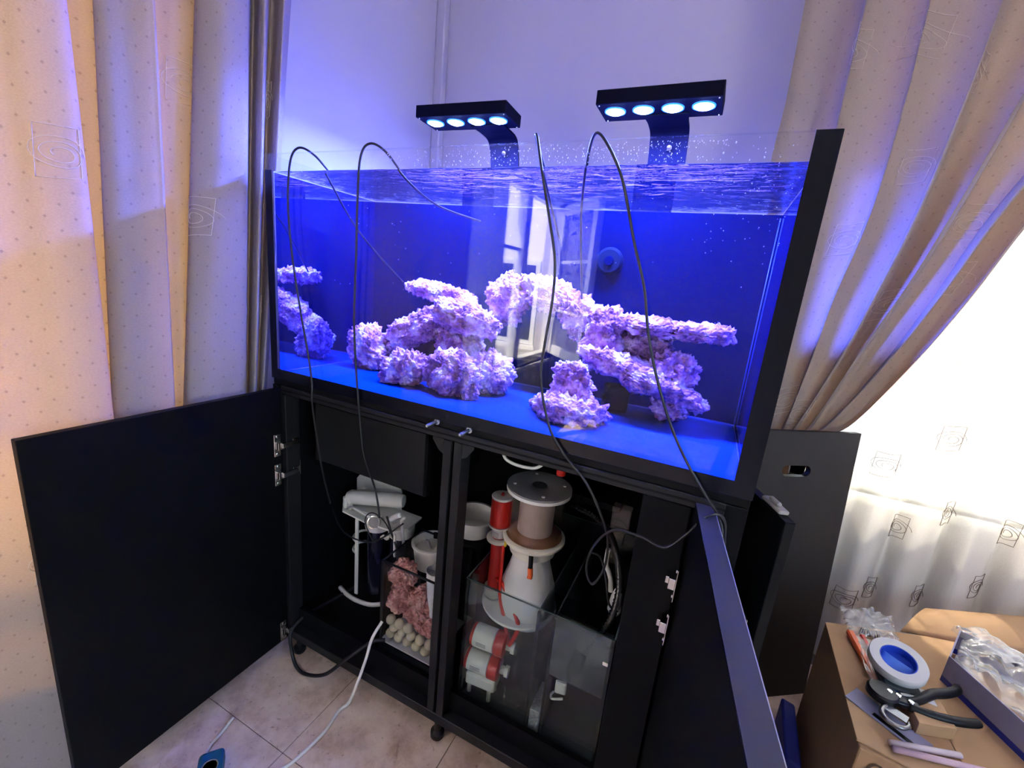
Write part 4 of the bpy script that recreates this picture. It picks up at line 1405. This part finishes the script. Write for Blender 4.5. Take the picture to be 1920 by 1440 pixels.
cable('thin black cable crossing the window reflection and looping in front of the skimmer bay',
      [(.722, .30, 1.36), (.728, .10, 1.46), (.730, .016, 1.509), (.738, -.004, 1.510), (.758, -.008, 1.444), (.783, -.008, 1.362), (.800, -.008, 1.297), (.804, -.008, 1.229), (.799, -.008, 1.147), (.799, -.008, 1.072), (.828, -.008, .979), (.869, -.008, .926), (.916, -.008, .885), (.950, .0, .829), (.972, .02, .764), (.975, .02, .695), (.956, .02, .648), (.939, .02, .680), (.948, .01, .741), (.983, -.005, .799), (1.036, -.030, .819), (1.080, -.050, .823), (1.108, -.050, .857), (1.138, -.050, .906), (1.162, -.035, .900), (1.172, -.030, .853), (1.172, -.030, .80)])
cable('thin black cable over the tank front, closest to the black tank edge',
      [(.773, .40, 1.228), (.792, .20, 1.386), (.822, .05, 1.460), (.833, .016, 1.500), (.849, -.003, 1.513), (.873, -.008, 1.489), (.901, -.008, 1.443), (.920, -.008, 1.393), (.941, -.008, 1.333), (.968, -.008, 1.264), (.986, -.008, 1.193), (1.011, -.008, 1.121), (1.048, -.008, 1.040), (1.085, -.008, .979), (1.123, -.012, .931), (1.155, -.030, .898), (1.166, -.035, .861), (1.163, -.03, .80)])
cable('thick white cable trailing from the cabinet across the floor tiles',
      [(.385, .035, .27), (.376, .005, .231), (.367, -.006, .171), (.352, -.02, .096), (.332, -.035, .020), (.318, -.06, .006), (.329, -.118, .006), (.325, -.184, .006), (.317, -.224, .006), (.298, -.269, .006), (.27, -.34, .006)], .0045, MWHITE, 'white_cable', None)
cable('short white cable beside the open door running to the blue power strip',
      [(.085, -.215, .0055), (.097, -.25, .0055), (.108, -.289, .0055), (.134, -.318, .008), (.166, -.332, .014)], .0040, MWHITE, 'white_cable', None)
cable('thick black cable looping out of the cabinet onto the floor by the open door',
      [(.10, .22, CF + .006), (.075, .10, CF + .006), (.064, .030, .135), (.062, -.012, .11), (.078, -.022, .055), (.108, -.030, .020), (.152, -.030, .015), (.232, -.030, .060), (.306, -.02, .147), (.359, .02, .197), (.39, .045, .20)], .0052, MCABLE, 'black_cable', None)
cable('thin black cable looping down in the skimmer bay beside the ribbed hose',
      [(.91, .2, .60), (.94, .18, .61), (.965, .15, .58), (.985, .13, .53), (1.01, .10, .55), (1.012, .09, .60)], .0028, MCABLE, 'black_cable', None)
PS = root('power_strip', 'blue power strip lying on the floor tiles', 'power strip', (.22, -.36, 0))
cbox('body', (.225, -.365, .021), (.20, .055, .040), mat('teal_blue_plastic', (.015, .12, .24), .4), PS, .010, (0, 0, -.65), 3)
for k in range(3):
    q = Vector((.225, -.365, .041)) + Matrix.Rotation(-.65, 3, 'Z') @ Vector((-.055 + k * .05, 0, 0))
    lathe('socket', q, [(.018, 0), (.018, .001), (.016, .0012), (.015, -.001), (0, -.001)], MGREYD, PS, seg=24)

# ================================================================== CARDBOARD BOX AND TOOLS
ZX = .40
CBX = root('cardboard_box', 'large brown cardboard box carrying the tools, beside the loose panel', 'box', (1.76, .38, 0))
BXL = [(1.514, .184), (1.531, .563), (1.90, .70), (2.02, .30)]
def prism(name, plan, z0, z1, m, parent, bevel=.003):
    bm = bmesh.new()
    a = [bm.verts.new((x, y, z0)) for x, y in plan]
    b = [bm.verts.new((x, y, z1)) for x, y in plan]
    bm.faces.new(a[::-1])
    bm.faces.new(b)
    n = len(plan)
    for k in range(n):
        bm.faces.new((a[k], a[(k + 1) % n], b[(k + 1) % n], b[k]))
    bmesh.ops.recalc_face_normals(bm, faces=bm.faces)
    if bevel:
        bmesh.ops.bevel(bm, geom=list(bm.edges), offset=bevel, segments=2, profile=.5, affect='EDGES')
    return from_bm(name, bm, m, parent)
prism('carton', [(1.516, .170), (1.531, .563), (1.905, .705), (2.03, .26), (1.62, .165)], 0.002, ZX - .006, MCARD, CBX)
prism('top_flap', [(1.514, .184), (1.5305, .562), (1.70, .626), (1.70, .185), (1.60, .168)], ZX - .0055, ZX - .001, MCARD2, CBX, .001)
prism('top_flap', [(1.702, .186), (1.702, .626), (1.904, .703), (2.02, .262)], ZX - .0055, ZX - .0015, MCARD2, CBX, .001)
# raised flap at the back
fl = []
for i in range(9):
    t = i / 8
    row = []
    for j in range(13):
        u = j / 12
        base = Vector((1.725, .640, ZX)).lerp(Vector((2.30, .800, ZX + .004)), u)
        tip = Vector((1.825, .785, ZX + .014)).lerp(Vector((2.34, .862, ZX + .125)), u)
        p = base.lerp(tip, t)
        p.z += .012 * sin(pi * t) * (1 - u * .5)
        row.append(p)
    fl.append(row)
ff = grid_surface('raised_flap', fl, MCARD2, CBX)
sm_ = ff.modifiers.new('thickness', 'SOLIDIFY')
sm_.thickness = .004
# printed letter on the near side of the carton
bm = bmesh.new()
LM_ = Matrix.Translation((1.552, .1668, .352)) @ Matrix.Rotation(radians(-2.8), 4, 'Z')
ring = [(cos(radians(50 + 260 * k / 24)), sin(radians(50 + 260 * k / 24))) for k in range(25)]
oa = [bm.verts.new(LM_ @ Vector((.017 * cx, 0, .023 * sz))) for cx, sz in ring]
ia = [bm.verts.new(LM_ @ Vector((.012 * cx, 0, .018 * sz))) for cx, sz in ring]
for k in range(24):
    bm.faces.new((oa[k], oa[k + 1], ia[k + 1], ia[k]))
from_bm('printed_letter', bm, mat('brown_ink', (.10, .055, .03), .8), CBX)

# blue wrapped package leaning by the box
bp = root('blue_package', 'blue printed package standing between the loose panel and the cardboard box', 'package', (1.49, .43, 0))
prism('wrapped_block', [(1.462, .34), (1.478, .545), (1.512, .535), (1.500, .33)], .002, .12, MBLUEP, bp, .006)
for k in range(3):
    box('printed_bar', (1.4605, 1.4635), (.36 + k * .05, .40 + k * .05), (.03, .075), MLILAC, bp, 0)

# tape roll standing on a small tin
def tilt(c, n):
    return Matrix.Translation(Vector(c)) @ Vector((0, 0, 1)).rotation_difference(Vector(n).normalized()).to_matrix().to_4x4()
TP = root('tape_roll', 'roll of white tape with a blue core lying tilted on the box', 'tape', (1.632, .40, ZX))
tn = Vector((-.10, -.28, 1)).normalized()
bm = bmesh.new()
add_lathe(bm, [(.035, -.011), (.054, -.011), (.055, -.009), (.055, .009), (.054, .011), (.035, .011), (.035, -.011)], tilt((1.630, .398, ZX + .062), tn), 48, False)
autosmooth(from_bm('tape', bm, MTAPE, TP))
bm = bmesh.new()
add_lathe(bm, [(.033, -.0105), (.0348, -.0105), (.0348, .0105), (.033, .0105), (.033, -.0105)], tilt((1.630, .398, ZX + .062), tn), 48, False)
autosmooth(from_bm('core', bm, MTAPEI, TP))
bm = bmesh.new()
add_lathe(bm, [(.0325, -.0102), (.0325, -.0090), (0, -.0090)], tilt((1.630, .398, ZX + .062), tn), 40, False)
from_bm('core_liner', bm, MTAPEI, TP)
bm = bmesh.new()
TLm = tilt((1.630, .398, ZX + .062), tn) @ Matrix.Rotation(radians(-35), 4, 'Z')
cr = [(.0315 * cos(pi * k / 16), -.0315 * sin(pi * k / 16) * .75) for k in range(17)]
va = [bm.verts.new(TLm @ Vector((x_, y_, -.0085))) for x_, y_ in cr]
vb = [bm.verts.new(TLm @ Vector((x_, y_ * .15 + .004, .006))) for x_, y_ in cr]
for k in range(16):
    bm.faces.new((va[k], va[k + 1], vb[k + 1], vb[k]))
from_bm('loose_liner', bm, mat('pale_blue_film', (.10, .26, .85), .5), TP, True)
TN = root('printed_tin', 'small dark printed tin under the tape roll', 'tin', (1.628, .375, ZX))
box('tin_body', (1.596, 1.668), (.338, .420), (ZX, ZX + .036), mat('dark_print', (.035, .05, .06), .35, var=.4), TN, .003)
box('blue_label', (1.608, 1.632), (.3365, .3378), (ZX + .006, ZX + .030), mat('blue_label', (.01, .10, .35), .4), TN, 0)
box('yellow_label', (1.640, 1.660), (.3365, .3378), (ZX + .010, ZX + .028), mat('ochre_label', (.45, .25, .05), .4), TN, 0)

# clear bag with parts
def crumple(name, quad, m, parent, h=.012, n=16, seed=0, thick=True):
    rows = []
    A, B, C_, D = [Vector(q) for q in quad]
    for i in range(n + 1):
        row = []
        for j in range(n + 1):
            p = A.lerp(B, j / n).lerp(D.lerp(C_, j / n), i / n)
            e = min(1, 6 * min(i / n, j / n, 1 - i / n, 1 - j / n))
            z = abs(noise.noise(Vector((i * .33 + seed, j * .33, seed * 2.0)))) * h * 1.6 + h * .5 * e
            row.append(p + Vector((noise.noise(Vector((i * .5, j * .5, seed))) * .003, noise.noise(Vector((j * .5, i * .5, seed + 5))) * .003, z + .001)))
        rows.append(row)
    return grid_surface(name, rows, m, parent)
PBG = root('parts_bag', 'clear plastic bag of small black parts at the back corner of the box', 'bag', (1.62, .58, ZX))
crumple('film', [(1.578, .535, ZX), (1.70, .570, ZX), (1.705, .665, ZX + .016), (1.570, .622, ZX + .022)], MBAG, PBG, .018, 18, 3)
for k in range(9):
    tube('pin', [(1.605 + k * .006, .548 + .004 * (k % 3), ZX + .006 + .003 * (k % 2)), (1.614 + k * .005, .570 + .003 * (k % 4), ZX + .012)], .0014, MTOOL, PBG, spline=False, sides=5)
RTL = root('red_pipe_tool', 'red plastic bar tools in torn wrap lying along the box edge', 'tool', (1.60, .44, ZX))
cbox('red_bar', (1.590, .430, ZX + .0105), (.017, .215, .014), MORANGE, RTL, .003, (0, 0, .10))
cbox('red_bar', (1.614, .442, ZX + .0105), (.013, .190, .012), MRED, RTL, .003, (0, 0, .08))
crumple('wrap', [(1.575, .33, ZX + .012), (1.628, .335, ZX + .012), (1.628, .52, ZX + .012), (1.585, .52, ZX + .012)], MBAG, RTL, .006, 14, 9)

# pipe cutter / secateur-like tool
CT = root('pipe_cutter', 'black ratchet pipe cutter with two handles and a hooked jaw on the box', 'tool', (1.62, .31, ZX))
zc = ZX + .030
bm = bmesh.new()
add_lathe(bm, [(.0, -.010), (.026, -.010), (.030, -.006), (.030, .006), (.026, .010), (0, .010)], Matrix.Translation((1.585, .312, zc)), 24)
add_box(bm, (1.572, 1.650), (.292, .318), (zc - .008, zc + .008), .004, Matrix.Translation((1.6, .305, 0)) @ Matrix.Rotation(.12, 4, 'Z') @ Matrix.Translation((-1.6, -.305, 0)))
autosmooth(from_bm('head', bm, MTOOL, CT))
tube('handle', [(1.628, .308, zc), (1.655, .330, zc + .003), (1.690, .365, zc + .004), (1.720, .385, zc + .004), (1.748, .408, zc + .004), (1.756, .424, zc + .002)], lambda t: .0085 + .002 * sin(t * pi), MBLKP, CT, sides=12)
tube('handle', [(1.628, .300, zc), (1.660, .300, zc), (1.690, .304, zc), (1.72, .313, zc), (1.748, .325, zc), (1.756, .330, zc)], lambda t: .0085 + .001 * sin(t * pi), MBLKP, CT, sides=12)
bm = bmesh.new()
hk = catmull([(1.585, .285, zc - .006), (1.572, .264, zc - .008), (1.578, .246, zc - .010), (1.598, .240, zc - .010), (1.614, .250, zc - .010), (1.618, .262, zc - .010)], 8)
add_tube(bm, hk, lambda t: .0062 - .002 * t, 8)
from_bm('hooked_jaw', bm, MGUN, CT, True)
cbox('blade', (1.596, .272, zc - .004), (.045, .022, .002), MGUN, CT, 0, (0, 0, -.5))
for x, y in ((1.597, .315), (1.632, .305), (1.612, .312)):
    lathe('rivet', (x, y, zc + .0095), [(.006, 0), (.005, .002), (0, .0025)], MCHROME, CT, seg=14)
tube('ratchet_spring', [(1.618, .322, zc + .006), (1.632, .326, zc + .006), (1.645, .328, zc + .006)], .004, MGUN, CT)

# card, small carton, tubes
CD = root('instruction_card', 'white card with a black stripe under the pipe cutter jaw', 'card', (1.585, .265, ZX))
mc = Matrix.Translation((1.583, .272, ZX + .0012)) @ Matrix.Rotation(radians(-38), 4, 'Z')
for nm, x, y, z, m_ in (('card', (-.065, .075), (-.024, .028), (-.001, .001), MLILAC), ('black_stripe', (-.015, .0745), (-.018, -.007), (.0011, .0014), MBLKP)):
    bm = bmesh.new()
    add_box(bm, x, y, z, 0, mc)
    from_bm(nm, bm, m_, CD)
SB = root('small_carton', 'small brown carton with a white label and orange sticker beside the pipe cutter', 'box', (1.675, .33, ZX))
prism('carton', [(1.634, .262), (1.636, .395), (1.700, .400), (1.706, .288)], ZX, ZX + .030, MCARD2, SB, .0015)
bm = bmesh.new()
add_box(bm, (1.664, 1.690), (.335, .375), (ZX + .0302, ZX + .0305), 0)
from_bm('white_label', bm, MPAPER, SB)
bm = bmesh.new()
add_box(bm, (1.668, 1.684), (.296, .312), (ZX + .0302, ZX + .0305), 0)
from_bm('orange_sticker', bm, MORANGE, SB)
for k, (a, b, lb) in enumerate((((1.572, .202, ZX + .007), (1.700, .244, ZX + .007), 'translucent white plastic tube at the near edge of the box, further from us'), ((1.574, .189, ZX + .007), (1.76, .236, ZX + .007), 'translucent pink-ended plastic tube lying nearest us on the box edge'))):
    o = tube('plastic_tube', [a, b], .006, mat('frosted_tube_%d' % k, (.62, .52 - .1 * k, .56 - .06 * k), .35), None, spline=False, sides=12)
    tag(o, lb, 'tube', 'plastic tubes on the box')

# lidless blue-edged box with bubble wrap
TB = root('open_gift_box', 'open lilac box with a blue base edge, full of clear plastic wrap', 'box', (1.9, .38, ZX))
plan = [(1.742, .480), (1.818, .612), (2.10, .52), (1.98, .16), (1.812, .255)]
pl2 = [(1.700, .372), (1.766, .498), (1.766, .498)]
A1, A2, A3, A4 = Vector((1.752, .478, ZX)), Vector((1.826, .618, ZX)), Vector((2.10, .47, ZX)), Vector((1.91, .10, ZX))
def wallseg(p, q, h0, h1, t, m, nm):
    d = (q - p).normalized()
    nrm = Vector((-d.y, d.x, 0))
    bm = bmesh.new()
    vv = []
    for w in (0, t):
        for pt in (p, q):
            for z in (h0, h1):
                vv.append(bm.verts.new(pt + nrm * w + Vector((0, 0, z))))
    for f in ((0, 1, 3, 2), (4, 6, 7, 5), (0, 2, 6, 4), (1, 5, 7, 3), (0, 4, 5, 1), (2, 3, 7, 6)):
        bm.faces.new([vv[i] for i in f])
    return from_bm(nm, bm, m, TB)
BH = .072
for (p, q) in ((A1, A2), (A2, A3), (A4, A1), (A3, A4)):
    wallseg(p, q, .016, BH, -.003, MLILAC, 'side')
    wallseg(p, q, .001, .016, -.0035, MBLUEP, 'blue_base_edge')
crumple('plastic_wrap', [(1.762, .475, ZX + .045), (1.90, .12, ZX + .045), (2.09, .465, ZX + .045), (1.83, .605, ZX + .045)], MBAG, TB, .030, 22, 14)
crumple('plastic_wrap', [(1.80, .60, ZX + .07), (1.84, .52, ZX + .075), (1.98, .52, ZX + .06), (1.86, .63, ZX + .085)], MBAG, TB, .018, 14, 21)
